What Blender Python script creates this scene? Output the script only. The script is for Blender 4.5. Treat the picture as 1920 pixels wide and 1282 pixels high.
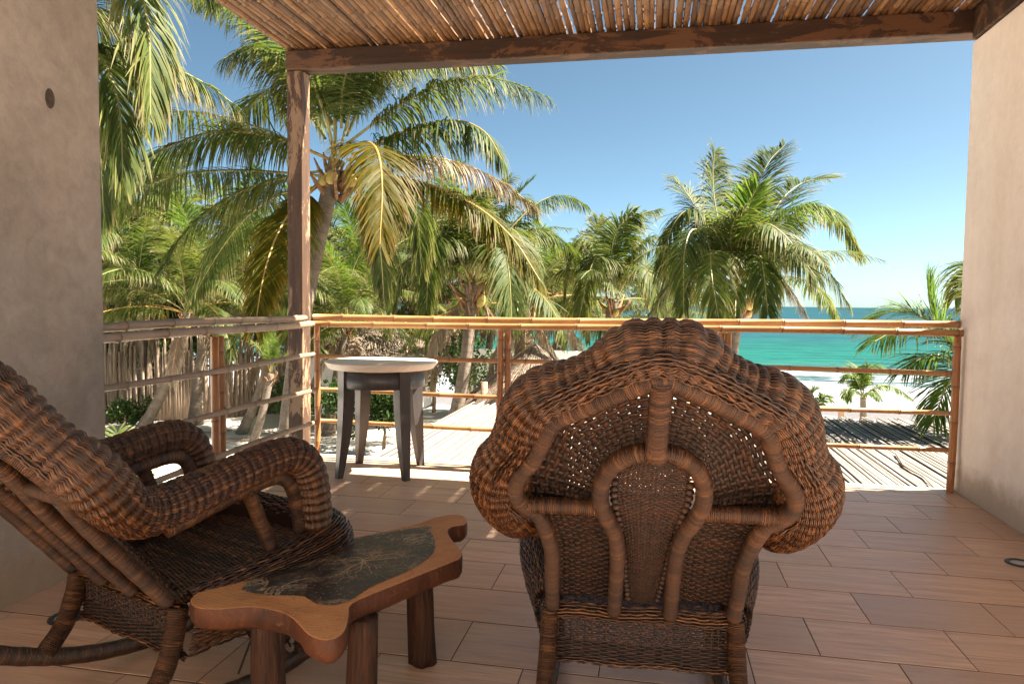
import bpy, math, random
import numpy as np
from mathutils import Vector, Matrix
R = math.radians
random.seed(7); rng = np.random.default_rng(7)
for o in list(bpy.data.objects): bpy.data.objects.remove(o)
scene = bpy.context.scene
COL = scene.collection

# ------------------------------------------------------------------ camera
F_PX, YAW, PITCH, ROLL, EYE = 1350.0, 0.19253, 0.05425, 0.01208, 1.12
_r = np.array([math.cos(YAW), math.sin(YAW), 0.0])
_f = np.array([-math.sin(YAW), math.cos(YAW), 0.0])
_u = np.array([0.0, 0.0, 1.0])
FW = _f*math.cos(PITCH) - _u*math.sin(PITCH)
UP0 = _u*math.cos(PITCH) + _f*math.sin(PITCH)
CR = _r*math.cos(ROLL) + UP0*math.sin(ROLL)
CU = UP0*math.cos(ROLL) - _r*math.sin(ROLL)
cam_d = bpy.data.cameras.new('camera'); cam = bpy.data.objects.new('camera', cam_d); COL.objects.link(cam)
cam_d.sensor_width = 36; cam_d.lens = 36*F_PX/1920; cam_d.clip_start = 0.02; cam_d.clip_end = 9000
M = Matrix(((CR[0], CU[0], -FW[0], 0), (CR[1], CU[1], -FW[1], 0), (CR[2], CU[2], -FW[2], EYE), (0, 0, 0, 1)))
cam.matrix_world = M
scene.camera = cam

# ------------------------------------------------------------------ light
SUN = Vector((0.80, 0.22, 1.0)).normalized()
world = bpy.data.worlds.new('World'); scene.world = world; world.use_nodes = True
wn = world.node_tree.nodes; wl = world.node_tree.links
sky = wn.new('ShaderNodeTexSky'); sky.sky_type = 'NISHITA'; sky.sun_disc = False
sky.sun_elevation = math.asin(SUN.z); sky.sun_rotation = math.atan2(SUN.x, SUN.y)
sky.air_density = 0.36; sky.dust_density = 0.9; sky.ozone_density = 0.3; sky.altitude = 0
_sm = wn.new('ShaderNodeMix'); _sm.data_type = 'RGBA'; _sm.blend_type = 'MULTIPLY'; _sm.inputs[0].default_value = 1.0
_sm.inputs[7].default_value = (0.71, 0.92, 0.85, 1)      # even tint: a slightly more cyan sky all round
wl.new(sky.outputs[0], _sm.inputs[6]); wl.new(_sm.outputs[2], wn['Background'].inputs[0]); wn['Background'].inputs[1].default_value = 0.05
sd = bpy.data.lights.new('sun', 'SUN'); sd.energy = 5.0; sd.angle = R(0.5); sd.color = (1.0, 0.95, 0.88)
so = bpy.data.objects.new('sun', sd); COL.objects.link(so)
so.rotation_euler = (-SUN).to_track_quat('-Z', 'Y').to_euler()
scene.view_settings.view_transform = 'Standard'; scene.view_settings.look = 'None'
scene.view_settings.gamma = 1; scene.view_settings.use_curve_mapping = False
scene.view_settings.exposure = 2.68
scene.view_settings.use_white_balance = True; scene.view_settings.white_balance_temperature = 7050; scene.view_settings.white_balance_tint = 10
scene.render.engine = 'CYCLES'
cy = scene.cycles
cy.max_bounces = 8; cy.diffuse_bounces = 5; cy.glossy_bounces = 3; cy.transmission_bounces = 4; cy.transparent_max_bounces = 8
cy.use_denoising = True; cy.sample_clamp_indirect = 6

# ------------------------------------------------------------------ survey helpers: a pixel of the 1920 photo -> a point of the place
def ray(px, py):
    return FW + CR*((px-960)/F_PX) - CU*((py-641)/F_PX)
def at(px, py, d):
    return Vector(np.array([0, 0, EYE]) + ray(px, py)*d)
def onz(px, py, z):
    v = ray(px, py); return Vector(np.array([0, 0, EYE]) + v*((z-EYE)/v[2]))
def onx(px, py, X):
    v = ray(px, py); return Vector(np.array([0, 0, EYE]) + v*(X/v[0]))
def ony(px, py, Y):
    v = ray(px, py); return Vector(np.array([0, 0, EYE]) + v*(Y/v[1]))

# ------------------------------------------------------------------ object helpers
def tag(o, label=None, cat=None, group=None, kind=None):
    if label: o['label'] = label
    if cat: o['category'] = cat
    if group: o['group'] = group
    if kind: o['kind'] = kind
    return o
def empty(name, loc=(0, 0, 0), rz=0.0):
    o = bpy.data.objects.new(name, None); COL.objects.link(o); o.location = loc; o.rotation_euler = (0, 0, rz)
    o.empty_display_size = 0.1
    return o
def link(name, me, parent=None, mat=None, loc=None, rot=None):
    o = bpy.data.objects.new(name, me); COL.objects.link(o)
    if mat is not None and not me.materials: me.materials.append(mat)
    if parent is not None: o.parent = parent
    if loc is not None: o.location = loc
    if rot is not None: o.rotation_euler = rot
    return o
def copy_tree(o, parent=None):
    c = o.copy(); COL.objects.link(c); c.parent = parent
    for ch in [x for x in CH.get(o.name, [])]: pass
    return c
CH = {}
def mesh_np(name, V, Fq, smooth=True, uv=None, attr=None, mat=None):
    """V (n,3), Fq (m,4) or (m,3) arrays -> mesh (fast)."""
    V = np.asarray(V, dtype=np.float32).reshape(-1, 3); Fq = np.asarray(Fq, dtype=np.int32)
    k = Fq.shape[1]
    me = bpy.data.meshes.new(name)
    me.vertices.add(len(V)); me.vertices.foreach_set('co', V.ravel())
    me.loops.add(Fq.size); me.loops.foreach_set('vertex_index', Fq.ravel())
    me.polygons.add(len(Fq)); me.polygons.foreach_set('loop_start', np.arange(len(Fq), dtype=np.int32)*k)
    try: me.polygons.foreach_set('loop_total', np.full(len(Fq), k, dtype=np.int32))
    except Exception: pass
    if uv is not None:
        l = me.uv_layers.new(name='UVMap'); l.data.foreach_set('uv', np.asarray(uv, dtype=np.float32)[Fq.ravel()].ravel())
    if attr is not None:
        a = me.attributes.new('tint', 'FLOAT', 'POINT'); a.data.foreach_set('value', np.asarray(attr, dtype=np.float32))
    me.update(calc_edges=True); me.validate()
    me.polygons.foreach_set('use_smooth', np.full(len(me.polygons), smooth, dtype=bool))
    if mat is not None: me.materials.append(mat)
    return me
def pydata(name, V, Fs, smooth=False, mat=None):
    me = bpy.data.meshes.new(name); me.from_pydata([tuple(v) for v in V], [], Fs); me.update()
    if smooth: me.polygons.foreach_set('use_smooth', [True]*len(me.polygons))
    if mat is not None: me.materials.append(mat)
    return me
def box_mesh(name, x0, x1, y0, y1, z0, z1, mat=None, bev=0.0, jit=0.0):
    import bmesh
    bm = bmesh.new()
    vs = [bm.verts.new((x, y, z)) for z in (z0, z1) for y in (y0, y1) for x in (x0, x1)]
    for f in ((0, 2, 3, 1), (4, 5, 7, 6), (0, 1, 5, 4), (2, 6, 7, 3), (0, 4, 6, 2), (1, 3, 7, 5)):
        bm.faces.new([vs[i] for i in f])
    if bev > 0: bmesh.ops.bevel(bm, geom=bm.edges[:], offset=bev, segments=2, affect='EDGES', profile=0.6)
    me = bpy.data.meshes.new(name); bm.to_mesh(me); bm.free()
    if mat is not None: me.materials.append(mat)
    return me
def catmull(P, n):
    P = np.asarray(P, float)
    P = np.vstack([2*P[0]-P[1], P, 2*P[-1]-P[-2]])
    out = []
    for i in range(1, len(P)-2):
        t = np.linspace(0, 1, 24, endpoint=False)[:, None]
        a, b, c, d = P[i-1], P[i], P[i+1], P[i+2]
        out.append(0.5*((2*b)+(-a+c)*t+(2*a-5*b+4*c-d)*t**2+(-a+3*b-3*c+d)*t**3))
    out.append(P[-2][None]); Q = np.vstack(out)
    s = np.concatenate([[0], np.cumsum(np.linalg.norm(np.diff(Q, axis=0), axis=1))])
    u = np.linspace(0, s[-1], n)
    return np.stack([np.interp(u, s, Q[:, k]) for k in range(Q.shape[1])], 1), s[-1]
def nrm(a): return a/np.maximum(np.linalg.norm(a, axis=-1, keepdims=True), 1e-9)
def frames(P, ref=None):
    """parallel transport frames: T, N, B"""
    T = nrm(np.gradient(P, axis=0)); N = np.zeros_like(P)
    r = np.array(ref if ref is not None else (0, 0, 1.0), float)
    if abs(T[0] @ r) > 0.95: r = np.array([1.0, 0, 0])
    N[0] = nrm(r - T[0]*(T[0] @ r))
    for i in range(1, len(P)):
        v = N[i-1] - T[i]*(N[i-1] @ T[i]); N[i] = v/np.linalg.norm(v)
    return T, N, np.cross(T, N)
def tube_mesh(name, P, rad, k=8, ref=None, rad2=None, cap=True, mat=None, smooth=True, twist=0.0):
    """tube along P with radii; uv = (arc length, angle)"""
    P = np.asarray(P, float); n = len(P); T, N, B = frames(P, ref)
    rad = np.broadcast_to(np.asarray(rad, float), (n,)); rad2 = rad if rad2 is None else np.broadcast_to(np.asarray(rad2, float), (n,))
    a = np.linspace(0, 2*np.pi, k, endpoint=False)+twist
    V = P[:, None]+np.cos(a)[None, :, None]*(N*rad[:, None])[:, None]+np.sin(a)[None, :, None]*(B*rad2[:, None])[:, None]
    s = np.concatenate([[0], np.cumsum(np.linalg.norm(np.diff(P, axis=0), axis=1))])
    uv = np.stack([np.repeat(s, k), np.tile(np.abs(np.linspace(-1, 1, k)), n)], 1)
    i, j = np.meshgrid(np.arange(n-1), np.arange(k), indexing='ij'); j2 = (j+1) % k
    Fq = np.stack([i*k+j, i*k+j2, (i+1)*k+j2, (i+1)*k+j], -1).reshape(-1, 4)[:, ::-1]
    V = V.reshape(-1, 3)
    if cap:
        V = np.vstack([V, P[:1], P[-1:]]); uv = np.vstack([uv, [[0, 0]], [[s[-1], 0]]])
        c0, c1 = n*k, n*k+1; e = []
        for q in range(0, k, 2):
            e.append([c0, q, (q+1) % k, (q+2) % k]); e.append([c1, (n-1)*k+(q+2) % k, (n-1)*k+(q+1) % k, (n-1)*k+q])
        if k % 2 == 0: Fq = np.vstack([Fq, np.array(e)])
    return mesh_np(name, V, Fq, smooth, uv=uv, mat=mat)
def strands_mesh(name, P, N, B, rN, rB, k=4, mat=None, tint=None):
    """P,N,B (s,n,3): many thin strands, elliptical section. tint per strand"""
    s, n, _ = P.shape
    a = np.linspace(0, 2*np.pi, k, endpoint=False)+np.pi/k
    V = P[:, :, None]+np.cos(a)[None, None, :, None]*N[:, :, None]*rN+np.sin(a)[None, None, :, None]*B[:, :, None]*rB
    ii, i, j = np.meshgrid(np.arange(s), np.arange(n-1), np.arange(k), indexing='ij'); j2 = (j+1) % k; b = ii*n*k
    Fq = np.stack([b+i*k+j, b+i*k+j2, b+(i+1)*k+j2, b+(i+1)*k+j], -1).reshape(-1, 4)
    if tint is None: tint = rng.random(s)
    t = np.repeat(tint, n*k)+np.repeat(rng.normal(0, 0.05, s*n), k)
    return mesh_np(name, V, Fq, True, attr=t, mat=mat)

# ------------------------------------------------------------------ materials
def mat_new(name, rough=0.6, spec=0.5):
    m = bpy.data.materials.new(name); m.use_nodes = True; nt = m.node_tree
    b = nt.nodes['Principled BSDF']; b.inputs['Roughness'].default_value = rough
    b.inputs['Specular IOR Level'].default_value = spec
    return m, nt, nt.nodes, nt.links, b
def ramp(nt, fac, stops):
    r = nt.nodes.new('ShaderNodeValToRGB'); e = r.color_ramp.elements
    while len(e) < len(stops): e.new(0.5)
    for q, (p, c) in enumerate(stops):
        e[q].position = p; e[q].color = (*c, 1) if len(c) == 3 else c
    nt.links.new(fac, r.inputs[0]); return r.outputs[0]
def noise(nt, scale, detail=4, rough=0.55, vec=None, dist=0.0, stretch=None, coord='Object'):
    tc = nt.nodes.new('ShaderNodeTexCoord'); n = nt.nodes.new('ShaderNodeTexNoise')
    n.inputs['Scale'].default_value = scale; n.inputs['Detail'].default_value = detail
    n.inputs['Roughness'].default_value = rough; n.inputs['Distortion'].default_value = dist
    v = vec if vec is not None else tc.outputs[coord]
    if stretch is not None:
        mp = nt.nodes.new('ShaderNodeMapping'); mp.inputs['Scale'].default_value = stretch
        nt.links.new(v, mp.inputs[0]); v = mp.outputs[0]
    nt.links.new(v, n.inputs['Vector']); return n.outputs['Fac']
def bump(nt, b, h, strength=0.3, dist=0.01):
    n = nt.nodes.new('ShaderNodeBump'); n.inputs['Strength'].default_value = strength; n.inputs['Distance'].default_value = dist
    nt.links.new(h, n.inputs['Height'])
    old = b.inputs['Normal'].links
    if old: nt.links.new(old[0].from_socket, n.inputs['Normal'])
    nt.links.new(n.outputs[0], b.inputs['Normal'])
def mix(nt, fac, a, c, mode='MIX'):
    m = nt.nodes.new('ShaderNodeMix'); m.data_type = 'RGBA'; m.blend_type = mode
    for s, v in ((m.inputs[0], fac), (m.inputs[6], a), (m.inputs[7], c)):
        if isinstance(v, (int, float)): s.default_value = v
        elif isinstance(v, tuple): s.default_value = (*v, 1)
        else: nt.links.new(v, s)
    return m.outputs[2]
def mathn(nt, op, a, b=None, c=None):
    m = nt.nodes.new('ShaderNodeMath'); m.operation = op
    for i, v in enumerate((a, b, c)):
        if v is None: continue
        if isinstance(v, (int, float)): m.inputs[i].default_value = v
        else: nt.links.new(v, m.inputs[i])
    return m.outputs[0]
def attr(nt, name):
    a = nt.nodes.new('ShaderNodeAttribute'); a.attribute_name = name; return a.outputs['Fac']
def orand(nt):
    return nt.nodes.new('ShaderNodeObjectInfo').outputs['Random']
def wobj(nt):
    """object coordinates shifted per object, so copies do not repeat"""
    tc = nt.nodes.new('ShaderNodeTexCoord'); oi = nt.nodes.new('ShaderNodeObjectInfo')
    v = nt.nodes.new('ShaderNodeVectorMath'); v.operation = 'MULTIPLY_ADD'
    nt.links.new(oi.outputs['Random'], v.inputs[0]); v.inputs[1].default_value = (31, 17, 23)
    nt.links.new(tc.outputs['Object'], v.inputs[2]); return v.outputs[0]

MAT = {}
# plaster
def plaster(name, c0, c1, c2):
    m, nt, N, L, b = mat_new(name, 0.85, 0.2)
    a = noise(nt, 1.3, 6, 0.6); f = noise(nt, 14, 6, 0.65, dist=0.4); st = noise(nt, 2.2, 4, 0.6, stretch=(1, 1, 0.16))
    c = ramp(nt, a, [(0.3, c0), (0.7, c1)])
    c = mix(nt, ramp(nt, st, [(0.5, (0, 0, 0)), (0.75, (0.6, 0.6, 0.6))]), c, c2)
    c = mix(nt, 0.35, c, ramp(nt, f, [(0.3, c0), (0.7, (1, 0.95, 0.88))]), 'MULTIPLY')
    tc_ = N.new('ShaderNodeTexCoord'); sp_ = N.new('ShaderNodeSeparateXYZ'); L.new(tc_.outputs['Object'], sp_.inputs[0])
    hh = mathn(nt, 'ADD', sp_.outputs[2], mathn(nt, 'MULTIPLY', noise(nt, 6, 5, 0.7), -0.22))
    c = mix(nt, ramp(nt, hh, [(0.0, (0.6,)*3), (0.10, (0,)*3)]), c, (0.30, 0.21, 0.12))
    ck = mathn(nt, 'ABSOLUTE', mathn(nt, 'SUBTRACT', noise(nt, 2.4, 7, 0.65, None, 0.6), 0.5))
    ckm = mathn(nt, 'MULTIPLY', ramp(nt, ck, [(0.0, (1,)*3), (0.004, (0,)*3)]), ramp(nt, noise(nt, 1.1, 3), [(0.5, (0,)*3), (0.62, (0.4,)*3)]))
    c = mix(nt, ckm, c, c2)
    L.new(c, b.inputs['Base Color'])
    bump(nt, b, noise(nt, 3.0, 5, 0.6), 0.6, 0.035); bump(nt, b, noise(nt, 45, 5, 0.7), 0.35, 0.004)
    return m
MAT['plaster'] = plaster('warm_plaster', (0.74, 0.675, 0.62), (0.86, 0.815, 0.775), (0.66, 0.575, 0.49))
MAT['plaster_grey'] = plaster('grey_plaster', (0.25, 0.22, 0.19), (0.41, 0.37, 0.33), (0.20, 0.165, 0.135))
# floor tile: wood print on ceramic
m, nt, N, L, b = mat_new('wood_print_tile', 0.42, 0.5)
v = wobj(nt)
g1 = noise(nt, 3.0, 6, 0.65, v, 0.6, (0.8, 9, 1)); g2 = noise(nt, 9, 6, 0.75, v, 0.5, (0.5, 16, 1))
c = ramp(nt, g1, [(0.22, (0.40, 0.225, 0.14)), (0.5, (0.70, 0.445, 0.29)), (0.78, (0.84, 0.60, 0.42))])
c = mix(nt, 0.6, c, ramp(nt, g2, [(0.36, (0.44, 0.37, 0.33)), (0.58, (1, 1, 1))]), 'MULTIPLY')
c = mix(nt, mathn(nt, 'MULTIPLY', orand(nt), 0.75), c, (0.42, 0.27, 0.195))
geo = N.new('ShaderNodeNewGeometry')
sm_ = noise(nt, 1.7, 6, 0.7, geo.outputs['Position'], 0.6)
c = mix(nt, ramp(nt, sm_, [(0.48, (0,)*3), (0.72, (0.35,)*3)]), c, (0.62, 0.52, 0.42))
sp2 = noise(nt, 38, 3, 0.6, geo.outputs['Position'])
c = mix(nt, ramp(nt, sp2, [(0.70, (0,)*3), (0.76, (0.5,)*3)]), c, (0.75, 0.66, 0.55))
L.new(c, b.inputs['Base Color']); bump(nt, b, g2, 0.25, 0.0015)
L.new(ramp(nt, g1, [(0.2, (0.28,)*3), (0.8, (0.44,)*3)]), b.inputs['Roughness'])
MAT['tile'] = m
m, nt, N, L, b = mat_new('grout', 0.9, 0.2); b.inputs['Base Color'].default_value = (0.11, 0.065, 0.045, 1); MAT['grout'] = m
# bamboo: uv.x = length
def bamboo(name, ca, cb, cc, node_col, rough=0.38, wear=0.5, dark=(0.08, 0.04, 0.02), var=0.35):
    m, nt, N, L, b = mat_new(name, rough, 0.5)
    v = wobj(nt)
    a = noise(nt, 2.2, 5, 0.6, v, 0.5); f = noise(nt, 60, 4, 0.7, v, 0, (1, 1, 1))
    c = ramp(nt, a, [(0.3, ca), (0.5, cb), (0.72, cc)])
    c = mix(nt, ramp(nt, noise(nt, 7, 6, 0.75, v, 1.0), [(0.55, (0, 0, 0)), (0.75, (wear,)*3)]), c, dark)
    c = mix(nt, mathn(nt, 'MULTIPLY', orand(nt), var), c, dark)
    c = mix(nt, attr(nt, 'tint'), c, node_col)
    L.new(c, b.inputs['Base Color']); bump(nt, b, f, 0.15, 0.002)
    return m
MAT['bamboo'] = bamboo('honey_bamboo', (0.27, 0.125, 0.048), (0.39, 0.205, 0.080), (0.47, 0.28, 0.125), (0.06, 0.028, 0.012), 0.42, 0.55, (0.20, 0.075, 0.02))
MAT['bamboo_grey'] = bamboo('weathered_bamboo', (0.18, 0.11, 0.062), (0.27, 0.178, 0.108), (0.35, 0.25, 0.165), (0.06, 0.038, 0.022), 0.45, 0.6, (0.16, 0.10, 0.06))
MAT['bamboo_post'] = bamboo('brown_bamboo', (0.20, 0.075, 0.025), (0.30, 0.12, 0.04), (0.40, 0.18, 0.06), (0.08, 0.03, 0.012), 0.32, 0.5)
MAT['cane'] = bamboo('ceiling_cane', (0.125, 0.053, 0.018), (0.24, 0.118, 0.041), (0.38, 0.205, 0.082), (0.03, 0.013, 0.006), 0.55, 0.85, (0.045, 0.02, 0.01), 0.75)
MAT['cane_roof'] = bamboo('bleached_cane', (0.12, 0.104, 0.09), (0.185, 0.168, 0.15), (0.26, 0.24, 0.222), (0.14, 0.10, 0.07), 0.8, 0.5, (0.15, 0.115, 0.085), 0.6)
# beam and post timber
def timber(name, dark, mid, patch, sx=(9, 9, 1)):
    m, nt, N, L, b = mat_new(name, 0.62, 0.35)
    g = noise(nt, 2.5, 6, 0.7, None, 0.5, sx)
    c = ramp(nt, g, [(0.3, dark), (0.7, mid)])
    p = noise(nt, 5.5, 7, 0.75, None, 0.8, tuple(0.35 if q == 1 else 1.0 for q in sx))
    c = mix(nt, ramp(nt, p, [(0.50, (0, 0, 0)), (0.54, (0.9, 0.9, 0.9))]), c, patch)
    p2 = noise(nt, 5, 6, 0.8, None, 0.3, tuple(0.5 if q == 1 else 1.2 for q in sx))
    c = mix(nt, ramp(nt, p2, [(0.58, (0, 0, 0)), (0.66, (0.8,)*3)]), c, (0.03, 0.018, 0.012))
    L.new(c, b.inputs['Base Color']); bump(nt, b, g, 0.5, 0.006); bump(nt, b, noise(nt, 30, 5, 0.7), 0.2, 0.002)
    return m
MAT['beam'] = timber('stained_beam', (0.018, 0.008, 0.004), (0.045, 0.019, 0.008), (0.11, 0.050, 0.022), (1, 9, 9))
MAT['post'] = timber('peeling_post', (0.035, 0.018, 0.010), (0.090, 0.045, 0.023), (0.26, 0.165, 0.10), (9, 9, 1))
# wicker
def wicker(name, lo, mid, hi, rough=0.42):
    m, nt, N, L, b = mat_new(name, rough, 0.5)
    v = wobj(nt)
    t = attr(nt, 'tint'); a = noise(nt, 45, 4, 0.75, v)
    f = mathn(nt, 'ADD', mathn(nt, 'MULTIPLY', t, 0.26), mathn(nt, 'MULTIPLY', a, 0.80))
    L.new(ramp(nt, f, [(0.3, lo), (0.52, mid), (0.78, hi)]), b.inputs['Base Color'])
    bump(nt, b, noise(nt, 300, 2, 0.6), 0.2, 0.001)
    return m
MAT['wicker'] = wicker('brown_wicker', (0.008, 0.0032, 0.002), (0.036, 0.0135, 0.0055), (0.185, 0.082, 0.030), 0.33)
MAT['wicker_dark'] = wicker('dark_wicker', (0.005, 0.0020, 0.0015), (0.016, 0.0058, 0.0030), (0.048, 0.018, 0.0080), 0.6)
m, nt, N, L, b = mat_new('wicker_core', 0.9, 0.1); b.inputs['Base Color'].default_value = (0.018, 0.008, 0.005, 1); MAT['core'] = m
# cord-wrapped poles (uv.x = arc length)
m, nt, N, L, b = mat_new('cord_wrap', 0.48, 0.45)
uvn = N.new('ShaderNodeUVMap'); sep = N.new('ShaderNodeSeparateXYZ'); L.new(uvn.outputs[0], sep.inputs[0])
cmb = N.new('ShaderNodeCombineXYZ'); L.new(sep.outputs[0], cmb.inputs[0])
L.new(mathn(nt, 'MULTIPLY', sep.outputs[1], 0.004), cmb.inputs[1]); L.new(orand(nt), cmb.inputs[2])
n1 = noise(nt, 330, 3, 0.7, cmb.outputs[0]); n2 = noise(nt, 38, 5, 0.7, cmb.outputs[0])
f = mathn(nt, 'ADD', mathn(nt, 'MULTIPLY', n1, 0.55), mathn(nt, 'MULTIPLY', n2, 0.5))
L.new(ramp(nt, f, [(0.40, (0.007, 0.003, 0.0018)), (0.54, (0.046, 0.0185, 0.0075)), (0.68, (0.185, 0.085, 0.033))]), b.inputs['Base Color'])
wv = mathn(nt, 'SINE', mathn(nt, 'MULTIPLY', sep.outputs[0], 2*math.pi/0.0042))
bump(nt, b, wv, 0.75, 0.0016); bump(nt, b, n1, 0.3, 0.001)
MAT['wrap'] = m

def simple(name, lo, hi, scale=6, rough=0.6, spec=0.4, stretch=None, bstr=0.2, bd=0.003, dist=0.3, detail=5):
    m, nt, N, L, b = mat_new(name, rough, spec); v = wobj(nt)
    n = noise(nt, scale, detail, 0.65, v, dist, stretch)
    L.new(ramp(nt, n, [(0.3, lo), (0.7, hi)]), b.inputs['Base Color']); bump(nt, b, n, bstr, bd)
    MAT[name] = m; return m
simple('table_top_cream', (0.60, 0.52, 0.43), (0.70, 0.62, 0.53), 5, 0.35, 0.5, (1, 8, 1), 0.05)
simple('espresso_wood', (0.030, 0.026, 0.026), (0.055, 0.048, 0.046), 8, 0.34, 0.5, (8, 8, 1), 0.1)
simple('edge_trim', (0.55, 0.52, 0.48), (0.66, 0.63, 0.59), 12, 0.4, 0.5)
simple('lamp_ring', (0.02, 0.022, 0.026), (0.035, 0.037, 0.04), 20, 0.4, 0.5)
simple('lamp_lens', (0.35, 0.36, 0.36), (0.5, 0.5, 0.5), 30, 0.15, 0.6)
simple('white_paint', (0.70, 0.69, 0.66), (0.80, 0.79, 0.77), 3, 0.8, 0.2)
simple('thatch_mat', (0.11, 0.08, 0.058), (0.27, 0.21, 0.16), 14, 0.9, 0.1, (1, 1, 0.15), 0.6, 0.03)
simple('stick', (0.12, 0.085, 0.06), (0.30, 0.23, 0.17), 7, 0.85, 0.15, (1, 1, 0.2), 0.4, 0.01)
simple('driftwood', (0.22, 0.14, 0.09), (0.36, 0.25, 0.17), 8, 0.8, 0.2, (1, 1, 4), 0.3)

# palm foliage
def leafmat(name, lo, mid, hi, dry, trans=0.5, rough=0.55, spec=0.22):
    m, nt, N, L, b = mat_new(name, rough, spec)
    t = attr(nt, 'tint')                       # 0..1 leaflet colour, above 1 = dry tip
    base = ramp(nt, mathn(nt, 'ADD', mathn(nt, 'MULTIPLY', t, 0.75), mathn(nt, 'MULTIPLY', orand(nt), 0.25)), [(0.1, lo), (0.5, mid), (0.9, hi)])
    d = mathn(nt, 'SUBTRACT', t, 1.0); d = N.new('ShaderNodeClamp').outputs[0] if False else mathn(nt, 'MAXIMUM', d, 0.0); d = mathn(nt, 'MINIMUM', d, 1.0)
    c = mix(nt, d, base, dry); L.new(c, b.inputs['Base Color'])
    tr = N.new('ShaderNodeBsdfTranslucent'); L.new(mix(nt, 0.5, c, (1.0, 1.0, 0.30), 'MULTIPLY'), tr.inputs[0])
    ms = N.new('ShaderNodeMixShader'); ms.inputs[0].default_value = trans
    L.new(b.outputs[0], ms.inputs[1]); L.new(tr.outputs[0], ms.inputs[2]); L.new(ms.outputs[0], N['Material Output'].inputs[0])
    MAT[name] = m; return m
leafmat('palm_leaf', (0.040, 0.070, 0.014), (0.082, 0.115, 0.025), (0.165, 0.165, 0.048), (0.31, 0.25, 0.17))
leafmat('palm_leaf_yellow', (0.042, 0.048, 0.002), (0.080, 0.072, 0.003), (0.130, 0.090, 0.005), (0.22, 0.15, 0.07))
leafmat('palm_leaf_fresh', (0.040, 0.088, 0.013), (0.075, 0.135, 0.020), (0.13, 0.18, 0.032), (0.25, 0.22, 0.12))
leafmat('palm_leaf_dead', (0.12, 0.075, 0.048), (0.20, 0.145, 0.10), (0.30, 0.23, 0.165), (0.36, 0.29, 0.22), 0.25, 0.7, 0.2)
leafmat('shrub_leaf', (0.018, 0.042, 0.010), (0.038, 0.075, 0.016), (0.075, 0.12, 0.026), (0.1, 0.1, 0.04), 0.35)
simple('rachis', (0.20, 0.18, 0.055), (0.30, 0.25, 0.09), 6, 0.5, 0.4)
simple('rachis_orange', (0.34, 0.19, 0.045), (0.42, 0.26, 0.07), 6, 0.5, 0.4)
simple('leaf_base_bark', (0.13, 0.07, 0.038), (0.36, 0.20, 0.10), 9, 0.75, 0.2, (1, 1, 4), 0.4, 0.01)
simple('coconut_husk', (0.30, 0.24, 0.06), (0.42, 0.30, 0.10), 4, 0.5, 0.4)
m, nt, N, L, b = mat_new('palm_trunk', 0.85, 0.2)
uvn = N.new('ShaderNodeUVMap'); sep = N.new('ShaderNodeSeparateXYZ'); L.new(uvn.outputs[0], sep.inputs[0])
rg = mathn(nt, 'FRACT', mathn(nt, 'MULTIPLY', mathn(nt, 'ADD', sep.outputs[0], mathn(nt, 'MULTIPLY', noise(nt, 3, 3), 0.10)), 7.0))
c = ramp(nt, noise(nt, 5, 6, 0.7), [(0.3, (0.10, 0.078, 0.058)), (0.7, (0.23, 0.185, 0.145))])
c = mix(nt, ramp(nt, rg, [(0.0, (0.65,)*3), (0.18, (0, 0, 0))]), c, (0.11, 0.07, 0.045))
L.new(c, b.inputs['Base Color']); bump(nt, b, rg, 0.7, 0.02); bump(nt, b, noise(nt, 22, 5, 0.7), 0.5, 0.01)
MAT['trunk'] = m

# ==================================================================== STRUCTURE
# ---- terrace floor: bed + every tile
XL, XR, YF, YB = -2.44, 1.84, 4.84, -3.2
floor = link('floor', pydata('floor', [(XL, YB, -.0016), (5.2, YB, -.0016), (5.2, 1.79, -.0016), (XR, 1.79, -.0016), (XR, YF, -.0016), (XL, YF, -.0016), (XL, YB, -.3), (5.2, YB, -.3), (5.2, 1.79, -.3), (XR, 1.79, -.3), (XR, YF, -.3), (XL, YF, -.3)], [(0, 1, 2, 3, 4, 5), (11, 10, 9, 8, 7, 6)]+[(i, i+6, (i+1) % 6+6, (i+1) % 6) for i in range(6)], mat=MAT['grout'])); tag(floor, kind='structure')  # wide rear part is unseen deck added for sun bounce
TW, TD, G = 0.461, 0.2865, 0.0035
tile_meshes = {}
def tile_mesh(w, d):
    key = (round(w, 3), round(d, 3))
    if key not in tile_meshes: tile_meshes[key] = box_mesh('tile', -w/2, w/2, -d/2, d/2, -0.008, 0, MAT['tile'], bev=0.0012)
    return tile_meshes[key]
row0 = 3.27; r = -10
while row0 + r*TD < YF:
    y0, y1 = row0+r*TD, min(row0+(r+1)*TD, YF-0.035)
    x0 = 0.555 + (0.23 if r % 2 == 0 else 0) - 8*TW
    if y1 > 0.8 and y1-y0 > 0.02:
        x = x0
        while x < XR:
            a, c = max(x, XL+0.035), min(x+TW, XR-0.001)
            if c-a > 0.02:
                o = link('tile', tile_mesh(c-a-G, y1-y0-0.0075), floor)
                o.location = ((a+c)/2, (y0+y1)/2, random.uniform(-0.0007, 0.0005))
            x += TW
    r += 1
link('tile', box_mesh('tile', XL+.03, 5.15, YB+.02, 0.685, -0.008, 0, MAT['tile']), floor)  # unseen slab behind the camera, added to reflect sunlight onto the terrace
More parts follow.
